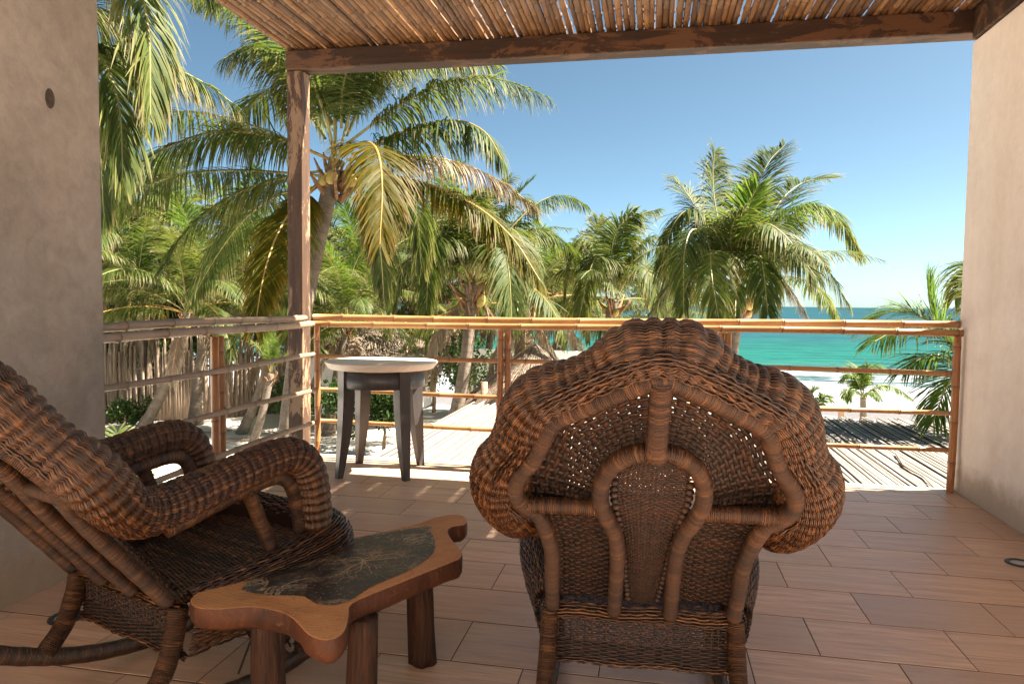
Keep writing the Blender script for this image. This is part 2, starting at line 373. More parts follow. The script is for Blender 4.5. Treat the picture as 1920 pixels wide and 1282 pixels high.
# ---- white metal edge strip along the front and left side of the deck
es = link('floor_edge', pydata('floor_edge',
    [(XL, YF-0.034, -0.02), (XR, YF-0.034, -0.02), (XR, YF+0.006, -0.02), (XL-0.006, YF+0.006, -0.02),
     (XL, YF-0.034, 0.004), (XR, YF-0.034, 0.004), (XR, YF+0.006, 0.004), (XL-0.006, YF+0.006, 0.004),
     (XL-0.006, YF+0.006, -0.30), (XR, YF+0.006, -0.30)],
    [(4, 5, 6, 7), (4, 0, 1, 5), (7, 6, 9, 8), (0, 4, 7, 3), (5, 1, 2, 6)], mat=MAT['edge_trim']), floor)
es2 = link('floor_edge', box_mesh('floor_edge_side', XL-0.006, XL+0.033, 2.66, YF-0.0345, -0.30, 0.003, MAT['edge_trim']), floor)
# ---- walls
YWL = 2.65
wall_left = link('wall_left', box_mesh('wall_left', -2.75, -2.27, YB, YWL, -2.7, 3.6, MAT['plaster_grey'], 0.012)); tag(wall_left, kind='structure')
wall_right = link('wall_right', box_mesh('wall_right', XR, XR+0.30, 1.8, YF, -2.7, 2.705, MAT['plaster'], 0.012)); tag(wall_right, kind='structure')  # unseen rear length left off so sun and sky light enter
bounce_wall_back = link('wall_back', box_mesh('wall_back', -2.75, 5.2, YB-0.25, YB, -2.7, 3.6, MAT['plaster'])); tag(bounce_wall_back, kind='structure')  # unseen pale wall added behind the camera to bounce light inside
# round socket in the left wall: its inner shade painted on a dark disc
p = onx(93, 185, -2.27)
sock = empty('wall_socket', p); tag(sock, 'small dark round recess in the grey plaster wall at the left', 'wall recess')
a = np.linspace(0, 2*np.pi, 25)[:-1]; V = []; ringsn = [(0.030, 0.0012), (0.026, 0.003), (0.022, 0.0025), (0.018, 0.0008), (0.0, 0.0006)]
for rr, xx in ringsn:
    for q in a: V.append((xx, rr*0.75*math.cos(q), rr*1.25*math.sin(q)))
Fq = [[i*24+j, i*24+(j+1) % 24, (i+1)*24+(j+1) % 24, (i+1)*24+j] for i in range(4) for j in range(24)]
simple('dark_hole', (0.045, 0.036, 0.03), (0.10, 0.08, 0.065), 40, 0.9, 0.1)
link('hole', mesh_np('hole', V, np.array(Fq), True, mat=MAT['dark_hole']), sock)
yy0 = onx(88, 400, -2.27).y
link('plaster_ridge', pydata('plaster_ridge', [(-2.2705, yy0-.012, .78), (-2.2705, yy0-.012, 1.78), (-2.260, yy0+.012, .86), (-2.260, yy0+.012, 1.70), (-2.2705, yy0+.26, .78), (-2.2705, yy0+.26, 1.78)], [(0, 2, 3, 1), (2, 4, 5, 3), (0, 4, 2), (1, 3, 5)], smooth=True, mat=MAT['plaster_grey']), wall_left)
# ---- timber beams + post
BB, BT = 2.75, 2.885
def beam(label, x0, x1, y0, y1, z0, z1, m='beam', name='roof_beam'):
    o = link(name, box_mesh(name, x0, x1, y0, y1, z0, z1, MAT[m], 0.008)); tag(o, label, 'beam' if 'beam' in name else 'post'); return o
beam('long dark timber beam across the top of the terrace opening', -2.60, 2.13, 4.80, 4.945, BB, BT)
beam('dark timber wall plate lying on top of the cream wall on the right', XR-0.02, XR+0.2, 1.35, 4.797, 2.708, BT-0.004)
beam('square weathered timber post with peeling brown paint at the terrace corner', -2.598, -2.482, 4.815, 4.94, -2.62, BB-0.002, 'post', 'timber_post')
# ---- bamboo
def cane_profile(L, r, seg, rings_amp=0.10, k=8, bend=0.0, taper=0.0, seed=0, flat=False):
    """a straight pole along +X with node rings; returns mesh arrays"""
    rs = np.random.default_rng(seed)
    xs, rad, tin = [0.0], [r*0.96], [0.0]
    x = rs.uniform(0.3, 1.0)*seg; w = 0.004+r*0.12
    while x < L-0.02:
        for dx, f, t in ((-w*3.2, 1.0, 0), (-w, 1.02+rings_amp*0.5, 0.15), (-w*0.25, 1+rings_amp, 0.25), (0.0, 0.96, 0.95), (w*0.4, 1+rings_amp*1.15, 0.3), (w*1.6, 1.03, 0.0)):
            xs.append(x+dx); rad.append(r*f*(1-taper*x/L)); tin.append(t)
        x += seg*rs.uniform(0.8, 1.15)
    xs.append(L); rad.append(r*(1-taper)*0.97); tin.append(0)
    xs = np.array(xs); rad = np.array(rad)
    ph = rs.uniform(0, 6.28, 2); cx = bend*np.sin(xs/L*math.pi*1.3+ph[0]); cz = bend*np.sin(xs/L*math.pi*1.7+ph[1])
    return xs, rad, np.array(tin), cx, cz
def pole_mesh(name, A, Bp, r, seg, mat, k=10, amp=0.10, bend=0.0, taper=0.0, seed=0):
    A = np.array(A, float); Bp = np.array(Bp, float); L = np.linalg.norm(Bp-A); T = (Bp-A)/L
    ref = np.array([0, 0, 1.0]) if abs(T[2]) < 0.9 else np.array([1.0, 0, 0])
    S = nrm(np.cross(T, ref)); U = np.cross(S, T)
    xs, rad, tin, cx, cz = cane_profile(L, r, seg, amp, k, bend, taper, seed)
    C = A+T*xs[:, None]+S*cx[:, None]+U*cz[:, None]
    a = np.linspace(0, 2*np.pi, k, endpoint=False)
    V = C[:, None]+(np.cos(a)[None, :, None]*S+np.sin(a)[None, :, None]*U)*rad[:, None, None]
    n = len(xs); i, j = np.meshgrid(np.arange(n-1), np.arange(k), indexing='ij'); j2 = (j+1) % k
    Fq = np.stack([i*k+j, i*k+j2, (i+1)*k+j2, (i+1)*k+j], -1).reshape(-1, 4)[:, ::-1]
    V = V.reshape(-1, 3); t = np.repeat(tin, k)
    # inset hollow ends
    e0 = V[:k]*0.35+C[0]*0.65+T*0.0; e1 = V[-k:]*0.35+C[-1]*0.65
    b0 = len(V); V = np.vstack([V, e0, e1]); t = np.concatenate([t, np.full(2*k, 0.8)])
    q = np.arange(k); q2 = (q+1) % k
    Fq = np.vstack([Fq, np.stack([b0+q, b0+q2, q2, q], -1), np.stack([b0+k+q2, b0+k+q, (n-1)*k+q, (n-1)*k+q2], -1)])
    return mesh_np(name, V, Fq, True, attr=t, mat=mat)

# ---- cane ceiling: every cane a part; unseen rear ended early for fill light
ceil = empty('cane_ceiling', (0, 2, BT)); tag(ceil, 'ceiling of brown bamboo canes laid side by side on the beam', 'ceiling')
cms = [pole_mesh('cane', (0, 0, 0), (0, 3.62, 0), 0.0178+0.0013*(s % 3), 0.26, MAT['cane'], 8, 0.24, 0.005, 0.0, 100+s) for s in range(9)]
x = -2.60; i = 0
while x < 2.12:
    o = link('cane', cms[(i*5) % 9], ceil)
    flip = i % 2
    off = random.uniform(0, 0.10)
    o.location = (x, (1.33+off*0.3-2) if not flip else (1.33+off*0.3-2+3.62), 0.0215+random.uniform(-0.002, 0.004))
    o.rotation_euler = (0, 0, (math.pi if flip else 0)+random.uniform(-1, 1)*R(0.10))
    gap = (0.12 if x < -0.9 else 0.32)
    x += random.uniform(0.0362, 0.0385)+(random.uniform(0.003, 0.010) if random.random() < gap else 0)
    i += 1
# added sheet over the inner canes, blocks sun through their gaps
link('reed_mat', box_mesh('reed_mat', -2.62, 2.12, 1.34-2, 3.95-2, 0.054, 0.066, MAT['cane']), ceil)

# ---- bamboo railing, front and left side (each pole and bar a part)
def pz(px, py, X=None, Y=None):
    return onx(px, py, X) if X is not None else ony(px, py, Y)
YR = 4.795; XLR = -2.385
fr = empty('front_railing', (0, YR, 0)); tag(fr, 'honey coloured bamboo railing along the front edge of the terrace facing the sea', 'railing')
lr = empty('side_railing', (XLR, 3.7, 0)); tag(lr, 'weathered grey bamboo railing on the left side between wall and timber post', 'railing')
def addp(par, name, A, Bp, r, mat, seg, seed, amp=0.10, bend=0.003, taper=0.0):
    A = Vector(A); o = link(name, pole_mesh(name, (0, 0, 0), Vector(Bp)-A, r, seg, MAT[mat], 12, amp, bend, taper, seed), par)
    o.location = A-par.location; return o
addp(fr, 'rail', (-2.40, YR+0.035, 1.000), (1.862, YR+0.035, 1.014), 0.0215, 'bamboo', 0.34, 1, 0.17, 0.006)
addp(fr, 'rail', (-2.43, YR-0.005, 0.958), (1.868, YR-0.005, 0.968), 0.0205, 'bamboo', 0.36, 2, 0.17, 0.006)
for z, s in ((0.722, 3), (0.474, 4), (0.246, 5)):
    a0, a1 = -2.37, 1.80
    addp(fr, 'bar', (a0, YR+0.004*(s-4), z+0.006), (a1, YR+0.004*(s-4), z), 0.0150, 'bamboo', 0.30, s, 0.20, 0.006)
for X, s, y in ((-2.345, 11, 0), (-1.012, 12, 0.0), (-0.957, 13, 0.004), (0.425, 14, 0), (0.472, 15, 0.003), (1.800, 16, 0)):
    addp(fr, 'post', (X, YR-0.034+y, 0.002), (X+0.004, YR-0.034+y, 0.944 if s not in (16,) else 0.95), 0.0215, 'bamboo_post', 0.26, s, 0.09, 0.003)
addp(lr, 'rail', (XLR-0.03, 2.655, 0.985), (XLR-0.03, 4.735, 1.00), 0.0215, 'bamboo_grey', 0.33, 21, 0.18, 0.006)
addp(lr, 'rail', (XLR+0.005, 2.655, 0.935), (XLR+0.005, 4.765, 0.956), 0.0215, 'bamboo_grey', 0.37, 22, 0.18, 0.006)
for z0, z1, s in ((0.722, 0.735, 23), (0.478, 0.488, 24), (0.232, 0.252, 25)):
    addp(lr, 'bar', (XLR+0.028, 2.655, z0), (XLR+0.028, 4.80, z1), 0.0155, 'bamboo_grey', 0.29, s, 0.18, 0.006)
for Y, s, dx in ((3.60, 31, 0.0), (3.70, 32, -0.028)):
    addp(lr, 'post', (XLR+dx, Y, 0.0035), (XLR+dx+0.003, Y, 0.912), 0.022, 'bamboo_post', 0.25, s, 0.09, 0.003)

# ---- in-floor lamps
def lamp(px, py, label):
    P = onz(px, py, 0); e = empty('floor_lamp', (P.x, P.y, 0)); tag(e, label, 'floor lamp', 'round lamps set into the terrace floor')
    a = np.linspace(0, 2*np.pi, 32, endpoint=False)
    def lath(name, prof, m):
        V = [(r*math.cos(q), r*math.sin(q), z) for r, z in prof for q in a]; k = 32
        F = [[i*k+j, i*k+(j+1) % k, (i+1)*k+(j+1) % k, (i+1)*k+j] for i in range(len(prof)-1) for j in range(k)]
        return link(name, mesh_np(name, V, np.array(F), True, mat=MAT[m]), e)
    lath('ring', [(0.058, 0.0), (0.056, 0.006), (0.050, 0.008), (0.040, 0.007), (0.036, 0.003)], 'lamp_ring')
    lath('lens', [(0.036, 0.0035), (0.02, 0.0055), (0.001, 0.006)], 'lamp_lens')
lamp(1912, 1056, 'round floor lamp near the cream wall on the right')
lamp(124, 1158, 'round floor lamp under the wicker rocking chair on the left')

# ==================================================================== FURNITURE
# ---- wicker rocking chair (local: x right, y forward, z up, origin on the floor)
SL = 0.80; KS = math.sqrt(1+SL*SL)
def backY(z, off=0.0): return -0.22+off-SL*(z-0.34)
def sym(P):
    P = list(P); L = [(-p[0],)+tuple(p[1:]) for p in P[::-1]]
    return (L[:-1] if abs(P[0][0]) < 1e-6 else L)+P
def roll(name, P, rad, n_str, pitch, par, mat, amp=0.0026, bulge=0.0035, rs=0.0031, ref=(0, 1, 0), samp=4, core=True):
    """woven roll: long strands over and under hoops, every strand real geometry"""
    _, L = catmull(P, 10); nr = int(L/pitch); n = nr*samp+1
    Q, L = catmull(np.column_stack([P, rad]), n)
    C, rr = Q[:, :3], Q[:, 3]
    T, N, B = frames(C, ref)
    s = np.arange(n)/samp
    a = np.linspace(0, 2*np.pi, n_str, endpoint=False)
    wob = rng.normal(0, 0.00035, (n_str, n))
    Rr = rr[None]+amp*np.cos(np.pi*(s[None]+np.arange(n_str)[:, None]))+bulge*(np.abs(np.sin(np.pi*s))**0.7)[None]-bulge*0.5+wob
    aa = a[:, None]+rng.normal(0, 0.0025, (n_str, n))
    Nn = np.cos(aa)[:, :, None]*N[None]+np.sin(aa)[:, :, None]*B[None]
    Bb = -np.sin(aa)[:, :, None]*N[None]+np.cos(aa)[:, :, None]*B[None]
    o = link(name, strands_mesh(name, C[None]+Nn*Rr[:, :, None], Nn, Bb, rs*0.95, rs*1.0, 4, MAT[mat]), par)
    if core:
        c = link('core', tube_mesh('core', C[::2], rr[::2]-0.0055, 16, ref, mat=MAT['core']), o)
    return o
def weave(name, S, nu, nv, amp, rN, rB, par, mat, samp=4, both=0, rU=None, stake_r=None, jit=0.0006):
    """S(u,v)->(...,3) surface; nv strands along u crossing nu stakes; stakes drawn when stake_r"""
    def frame(u, v):
        e = 1e-3; P = S(u, v); du = nrm(S(u+e, v)-S(u-e, v)); dv = nrm(S(u, v+e)-S(u, v-e))
        Nn = nrm(np.cross(du, dv)); return P, du, Nn
    n = nu*samp+1
    u, v = np.meshgrid(np.linspace(0, 1, n), (np.arange(nv)+0.5)/nv, indexing='xy')
    v = v+rng.normal(0, 0.06/nv, v.shape)
    P, du, Nn = frame(u, v); s = u*nu
    off = amp*np.cos(np.pi*(s+np.arange(nv)[:, None]))+rng.normal(0, jit, P.shape[:2])
    P = P+Nn*off[:, :, None]
    o = link(name, strands_mesh(name, P, Nn, np.cross(Nn, du), rN, rB, 4, MAT[mat]), par)
    if stake_r:
        m = nv*2+1
        v2, u2 = np.meshgrid(np.linspace(0, 1, m), (np.arange(nu)+0.5)/nu*0+np.arange(nu)/nu, indexing='xy')
        P2, d2, N2 = frame(u2, v2)
        dv = nrm(S(u2, v2+1e-3)-S(u2, v2-1e-3))
        link('stakes', strands_mesh('stakes', P2, N2, np.cross(N2, dv), stake_r[0], stake_r[1], 4, MAT[mat]), o)
    return o
def wrapped(name, pts, r, par, r2=None, k=10, ref=(0, 0, 1), n=None, mat='wrap'):
    P, L = catmull(pts, 10); n = n or max(6, int(L/0.016)); P, L = catmull(pts, n)
    rr = np.full(n, r)*(1+0.03*np.sin(np.arange(n)*1.7))
    return link(name, tube_mesh(name, P, rr, k, ref, None if r2 is None else np.full(n, r2), mat=MAT[mat], twist=math.pi/k), par)

def make_chair():
    ch = empty('wicker_rocking_chair')
    # --- arm roll + back roll: one continuous woven roll
    outl = [(0, 1.080), (.045, 1.078), (.082, 1.066), (.111, 1.044), (.138, 1.018), (.175, .999), (.226, .984), (.274, .956), (.307, .910), (.325, .860), (.345, .821), (.375, .787), (.394, .735), (.391, .680), (.363, .625)]
    O2 = np.array(sym(outl)); O2[:, 1] = (O2[:, 1]-0.34)*KS; D = nrm(np.gradient(O2, axis=0)); Nv = np.stack([D[:, 1], -D[:, 0]], 1)
    rr = np.array([{0: .057, 1: .057, 2: .056, 3: .053, 4: .050, 5: .053, 6: .060, 7: .063, 8: .061, 9: .055, 10: .053, 11: .060, 12: .064, 13: .063, 14: .060}[abs(q-(len(O2)//2))] for q in range(len(O2))])
    Cc = O2+(Nv if Nv[len(O2)//2][1] < 0 else -Nv)*rr[:, None]; Cc[:, 1] = Cc[:, 1]/KS+0.34
    half = Cc[len(O2)//2:]; half[0, 0] = 0
    P = [(x, backY(z, 0.035), z, r) for (x, z), r in zip(half, rr[len(O2)//2:])]
    P = P[:-1]+[(.318, -.425, .648, .058), (.300, -.378, .618, .056), (.288, -.315, .612, .054), (.280, -.23, .622, .051), (.274, -.12, .640, .049), (.270, -.02, .658, .049), (.268, .06, .668, .049),
                (.268, .115, .664, .049), (.269, .160, .637, .048), (.271, .188, .585, .047), (.273, .200, .52, .046), (.275, .205, .45, .042), (.276, .207, .40, .038)]
    R4 = np.array(sym(P)); R4 = R4.copy()
    mid = len(R4)//2
    L4 = R4.copy()
    roll('woven_roll', L4[:, :3], L4[:, 3], 104, 0.0265, ch, 'wicker', amp=0.0009, bulge=0.0070, rs=0.0021)
    # second layer: loose braid where the roll meets the frame
    fpts = [(0, .984), (.067, .962), (.137, .926), (.198, .890), (.221, .846), (.243, .80), (.276, .757), (.289, .712), (.270, .675), (.239, .645), (.219, .55), (.222, .45), (.226, .345)]
    fr_ = [(x, backY(z, -0.030), z) for x, z in fpts]
    for dd, dz in ((0.016, 0.012), (0.026, 0.020), (0.036, 0.028), (0.044, 0.034)):
        q = []
        for (x, z) in fpts[:10]:
            v = np.array([x, (z-0.68)]); v = v/max(np.linalg.norm(v), 1e-6)
            q.append((x+v[0]*dd, backY(z+v[1]*dd, -0.030-0.004*math.sin(dd*200)), z+v[1]*dd))
        roll('braid', np.array(sym(q)), np.full(len(q)*2-1, 0.0075), 6, 0.020, ch, 'wicker', amp=0.0022, bulge=0.002, rs=0.0028, core=False)
    # --- wrapped frame poles
    fp = np.array(sym(fr_))
    wrapped('back_frame', fp, 0.0205, ch, 0.0190, ref=(0, 1, 0))
    hs = [(0, .833), (.034, .829), (.066, .812), (.094, .778), (.107, .72), (.097, .667), (.076, .617), (.068, .57), (.066, .50), (.070, .338)]
    wrapped('horseshoe_frame', np.array(sym([(x, backY(z, -0.034), z) for x, z in hs])), 0.0200, ch, 0.0185, ref=(0, 1, 0))
    wrapped('strut', [(0, backY(.982, -0.045), .982), (0, backY(.92, -0.05), .92), (0, backY(.86, -0.052), .86), (0, backY(.820, -0.050), .820)], 0.015, ch, 0.021, ref=(0, 1, 0))
    for s in (1, -1):
        wrapped('cross_rail', [(s*.104, backY(.68, -0.026), .680), (s*.19, backY(.68, -0.026), .680), (s*.270, backY(.68, -0.026), .678)], 0.019, ch, ref=(0, 1, 0))
    # --- open fan weave of the back
    inner = np.array(sym([(0, .812), (.045, .802), (.08, .77), (.098, .725), (.102, .695), (.102, .665)]))
    outer = np.array(sym([(0, .995), (.07, .978), (.143, .942), (.208, .905), (.238, .855), (.262, .80), (.295, .757), (.302, .712), (.290, .665)]))
    Iu, _ = catmull(inner, 200); Ou, _ = catmull(outer, 200); tt = np.linspace(0, 1, 200)
    def Sfan(u, v):
        uu = np.clip(u, 0, 1)
        I = np.stack([np.interp(uu, tt, Iu[:, 0]), np.interp(uu, tt, Iu[:, 1])], -1); O_ = np.stack([np.interp(uu, tt, Ou[:, 0]), np.interp(uu, tt, Ou[:, 1])], -1)
        q = I+(O_-I)*v[..., None]; vv = np.clip(v, 0, 1)
        y = -0.22-SL*(q[..., 1]-0.34)+0.005+0.045*np.sin(np.pi*vv*0.8)
        return np.stack([q[..., 0], y, q[..., 1]], -1)
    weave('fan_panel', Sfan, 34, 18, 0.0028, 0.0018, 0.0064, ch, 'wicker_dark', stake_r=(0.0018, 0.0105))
    # --- lower side panels between horseshoe and outer poles
    for s in (1, -1):
        def Sside(u, v, s=s):
            z = 0.365+0.312*v
            xi = np.interp(z, [.34, .50, .57, .617, .68], [.064, .062, .064, .074, .10]); xo = np.interp(z, [.345, .55, .645, .68], [.224, .217, .238, .27])
            x = xi+(xo-xi)*u
            return np.stack([s*x, -0.22-SL*(z-0.34)+0.012+0.012*np.sin(np.pi*np.clip(u, 0, 1)), z], -1)
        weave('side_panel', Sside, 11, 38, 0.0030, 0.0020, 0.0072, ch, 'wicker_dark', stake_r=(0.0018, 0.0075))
    # --- centre splat: fine mesh inside the horseshoe
    def Ssp(u, v):
        z = 0.365+0.452*v
        w = np.interp(z, [.36, .40, .46, .55, .64, .71, .765, .80, .817], [.028, .033, .040, .048, .064, .078, .078, .062, .030])
        x = (2*u-1)*w
        return np.stack([x, -0.22-SL*(z-0.34)-0.010-0.018*np.sin(np.pi*np.clip(v, 0, 1))*(1-(2*u-1)**2*0.8), z], -1)
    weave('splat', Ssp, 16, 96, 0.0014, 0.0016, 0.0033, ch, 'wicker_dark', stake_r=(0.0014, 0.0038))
    # knobbly edge loops of the splat
    a8 = np.linspace(0, 2*np.pi, 8, endpoint=False)
    for s in (1, -1):
        V = []; Fq = []; nb = 0
        for z in np.arange(0.385, 0.755, 0.0165):
            w = float(np.interp(z, [.36, .40, .46, .55, .64, .71, .765], [.028, .033, .040, .048, .060, .072, .072]))
            c = np.array([s*(w+0.006), backY(z, -0.016), z]); b0 = len(V); nb += 1
            for h, q in ((-0.0075, 0.003), (-0.005, 0.0085), (0, 0.0102), (0.005, 0.0085), (0.0075, 0.003)):
                for t in a8: V.append((c[0]+q*math.cos(t), c[1]+q*math.sin(t), c[2]+h))
            for i in range(4):
                for j in range(8): Fq.append([b0+i*8+j, b0+i*8+(j+1) % 8, b0+(i+1)*8+(j+1) % 8, b0+(i+1)*8+j])
        link('edge_beading', mesh_np('edge_beading', V, np.array(Fq), True, attr=np.repeat(rng.random(nb), 40), mat=MAT['wicker_dark']), ch)
    # --- seat
    def Sseat(u, v):
        x = (2*u-1)*(0.235+0.05*v); y = -0.225+0.525*v
        z = 0.342+0.050*v-0.014*np.sin(np.pi*np.clip(v, 0, 1))*(1-(2*u-1)**2)-0.01*(1-v)+0.02*np.clip(v-0.85, 0, 1)
        return np.stack([x, y, z], -1)
    weave('seat', Sseat, 26, 92, 0.0022, 0.0024, 0.0042, ch, 'wicker')
    u, v = np.meshgrid(np.linspace(0, 1, 6), np.linspace(0, 1, 6)); Pq = Sseat(u, v)-np.array([0, 0, 0.006]); q = [[i*6+j, i*6+j+1, (i+1)*6+j+1, (i+1)*6+j] for i in range(5) for j in range(5)]
    link('seat_lining', mesh_np('seat_lining', Pq.reshape(-1, 3), np.array(q), True, mat=MAT['core']), ch)
    # --- skirt: woven roll edge and apron round sides and front
    per = np.array(sym([(0, .318), (.12, .314), (.205, .300), (.262, .262), (.286, .205), (.288, .14), (.281, .06), (.268, -.03), (.252, -.12), (.240, -.205)]))
    Pu, _ = catmull(per, 400); tp = np.linspace(0, 1, 400); dP = nrm(np.gradient(Pu, axis=0)); nP = np.stack([dP[:, 1], -dP[:, 0]], 1)
    if (nP[200] @ np.array([0, 1])) < 0: nP = -nP
    prof = np.array([(-.058, .340), (-.057, .375), (-.038, .410), (-.002, .426), (.038, .416), (.066, .386), (.074, .346), (.064, .305), (.044, .272), (.020, .245), (-.002, .220), (-.012, .196)])
    prf, _ = catmull(prof, 120); tv = np.linspace(0, 1, 120)
    def Ssk(u, v):
        uu = np.clip(u, 0, 1); x = np.interp(uu, tp, Pu[:, 0]); y = np.interp(uu, tp, Pu[:, 1]); nx = np.interp(uu, tp, nP[:, 0]); ny = np.interp(uu, tp, nP[:, 1])
        k = np.interp(uu, [0, .12, .3, .7, .88, 1], [.45, .7, 1.05, 1.05, .7, .45]); kz = np.interp(uu, [0, .12, .3, .7, .88, 1], [.45, .7, 1, 1, .7, .45])
        vv = v; o_ = np.interp(vv, tv, prf[:, 0])*k; z = np.interp(vv, tv, prf[:, 1]); z = np.where(z > .346, .346+(z-.346)*kz, z)
        return np.stack([x+nx*o_, y+ny*o_, z-0.01*np.sin(uu*math.pi*3)**2+(y+0.22)/0.55*0.045-0.018], -1)
    n_u = 46
    def bulged(u, v):
        P_ = Ssk(u, v); b = 0.0035*np.abs(np.sin(np.pi*u*n_u))**0.7
        uu = np.clip(u, 0, 1); nx = np.interp(uu, tp, nP[:, 0]); ny = np.interp(uu, tp, nP[:, 1])
        return P_+np.stack([nx*b, ny*b, b*0.5*(v < 0.4)], -1)
    weave('seat_skirt', bulged, n_u, 46, 0.0024, 0.0028, 0.0034, ch, 'wicker')
    uu, vv = np.meshgrid(np.linspace(0, 1, 60), np.linspace(0.0, 0.97, 14)); Pq = Ssk(uu, vv)
    nin = np.stack([np.interp(uu, tp, nP[:, 0]), np.interp(uu, tp, nP[:, 1]), 0*uu], -1); Pq = Pq-nin*0.008-np.array([0, 0, 0.004])
    q = [[i*60+j, i*60+j+1, (i+1)*60+j+1, (i+1)*60+j] for i in range(7) for j in range(59)]
    link('skirt_lining', mesh_np('skirt_lining', Pq.reshape(-1, 3), np.array(q), True, mat=MAT['core']), ch)
    # --- rear apron: braid on top, open rows, dense bottom
    def Srear(z0, z1):
        def S(u, v):
            x = (2*u-1)*0.232; z = z0+(z1-z0)*v
            return np.stack([x, -0.222-0.004*np.cos(np.pi*(2*u-1)/2)+0*z, z-0.006*np.sin(np.pi*u)], -1)
        return S
    weave('rear_apron_mesh', Srear(.248, .312), 26, 8, 0.0022, 0.0018, 0.0036, ch, 'wicker_dark', stake_r=(0.0018, 0.0042))
    weave('rear_apron_band', Srear(.190, .250), 20, 12, 0.0024, 0.0026, 0.0042, ch, 'wicker_dark')
    weave('rear_apron_band', Srear(.306, .345), 20, 8, 0.0024, 0.0026, 0.0044, ch, 'wicker')
    for z, yy, rdd in ((.333, -.232, .010), (.316, -.234, .009), (.192, -.224, .008)):
        roll('braid', np.array([(x, yy, z+0.003*math.sin(x*30)) for x in np.linspace(-.25, .25, 12)]), np.full(12, rdd), 7, 0.020, ch, 'wicker', amp=0.002, bulge=0.002, rs=0.0029, ref=(0, 0, 1), core=False)
    # --- under-arm poles, slanted posts
    for s in (1, -1):
        wrapped('arm_frame', [(s*.262, -.28, .548), (s*.252, -.12, .578), (s*.248, -.03, .594), (s*.246, .055, .606), (s*.246, .105, .598), (s*.248, .138, .56), (s*.252, .156, .49), (s*.256, .165, .41), (s*.258, .168, .37)], 0.021, ch, 0.025, ref=(1, 0, 0))
        wrapped('arm_post', [(s*.248, -.025, .585), (s*.250, .02, .48), (s*.254, .065, .370)], 0.0205, ch, ref=(0, 1, 0))
        # legs
        wrapped('leg', [(s*.234, -.232, .325), (s*.236, -.245, .26), (s*.239, -.275, .18), (s*.243, -.325, .115)], 0.028, ch, 0.023, ref=(0, 1, 0))
        wrapped('leg', [(s*.262, .212, .34), (s*.254, .205, .24), (s*.247, .190, .14), (s*.245, .17, .045)], 0.022, ch, 0.022, ref=(0, 1, 0))
        ys = np.linspace(-.50, .50, 16)
        wrapped('rocker', [(s*.245, y, 0.0265+(y-0.06)**2/(2*0.95)) for y in ys], 0.025, ch, 0.020, ref=(0, 0, 1))
        # small diamond lattice between front leg and rocker
        lat = []
        for k in range(5):
            y0 = -0.06+0.05*k
            lat.append([(s*.246, y0, .235), (s*.246, y0+.05, .15), (s*.245, y0+.09, .075)])
            lat.append([(s*.247, y0+.09, .235), (s*.247, y0+.04, .15), (s*.246, y0, .075)])
        Pl = np.array([catmull(q, 8)[0] for q in lat]); Nl = np.zeros_like(Pl)+np.array([1.0, 0, 0]); Tl = nrm(np.gradient(Pl, axis=1))
        link('side_lattice', strands_mesh('side_lattice', Pl, Nl, nrm(np.cross(Tl, Nl)), 0.002, 0.004, 4, MAT['wicker_dark']), ch)
        wrapped('lower_stretcher', [(s*.246, -.06, .225), (s*.245, .04, .13), (s*.245, .12, .05)], 0.010, ch, ref=(1, 0, 0))
    wrapped('front_stretcher', [(-.245, .190, .15), (0, .190, .15), (.245, .190, .15)], 0.012, ch, ref=(0, 0, 1))
    return ch
chair = make_chair()
tag(chair, 'brown wicker rocking chair with a big arched back seen from behind at the right', 'rocking chair', 'wicker rocking chairs')
chair.location = (-.025, 2.07, 0); chair.rotation_euler = (0, 0, R(3.2))
def deep_copy(src):
    kids = {}
    for o in bpy.data.objects:
        if o.parent is not None: kids.setdefault(o.parent.name, []).append(o)
    def rec(o, par):
        c = o.copy(); COL.objects.link(c)
        if par is not None: c.parent = par
        for k in kids.get(o.name, []): rec(k, c)
        return c
    return rec(src, None)
chair2 = deep_copy(chair)
chair2['label'] = 'dark wicker rocking chair seen side-on at the left beside the wooden slab table'
chair2.location = (-1.327, 1.921, 0); chair2.rotation_euler = (0, 0, R(-20.0))
# ---- slab table: thick slice of trunk on log legs
ZT, TH = 0.36, 0.060
px_out = [(357, 1122), (372, 1108), (400, 1088), (432, 1070), (452, 1055), (478, 1042), (520, 1030), (560, 1022), (600, 1017), (650, 1009), (700, 1000), (745, 990), (785, 980), (815, 970), (845, 964), (868, 966), (876, 977), (868, 984), (850, 986), (840, 993), (843, 1004), (853, 1018), (866, 1034), (863, 1046), (850, 1052), (815, 1066), (775, 1082), (735, 1098), (700, 1112), (672, 1124), (656, 1135), (654, 1155), (648, 1178), (636, 1192), (616, 1199), (594, 1196), (575, 1186), (562, 1172), (548, 1158), (530, 1148), (508, 1142), (482, 1137), (455, 1137), (425, 1140), (398, 1141), (372, 1139), (358, 1132)]
out = [onz(x, y, ZT) for x, y in px_out]
cx = sum(p.x for p in out)/len(out); cyy = sum(p.y for p in out)/len(out)
st = empty('slab_side_table', (cx, cyy, 0))
tag(st, 'low live-edge tree slab table with a dark burnt centre on stout log legs', 'side table')
cl = np.array([(p.x-cx, p.y-cyy) for p in out]); cl = np.vstack([cl, cl[:1]])
sm, _ = catmull(cl, 140); sm = sm[:-1]
import bmesh
bm = bmesh.new()
N_ = len(sm); dP = nrm(np.roll(sm, -1, 0)-np.roll(sm, 1, 0)); nO = np.stack([dP[:, 1], -dP[:, 0]], 1)
area = 0.5*np.sum(sm[:, 0]*np.roll(sm[:, 1], -1)-np.roll(sm[:, 0], -1)*sm[:, 1])
if area < 0: nO = -nO
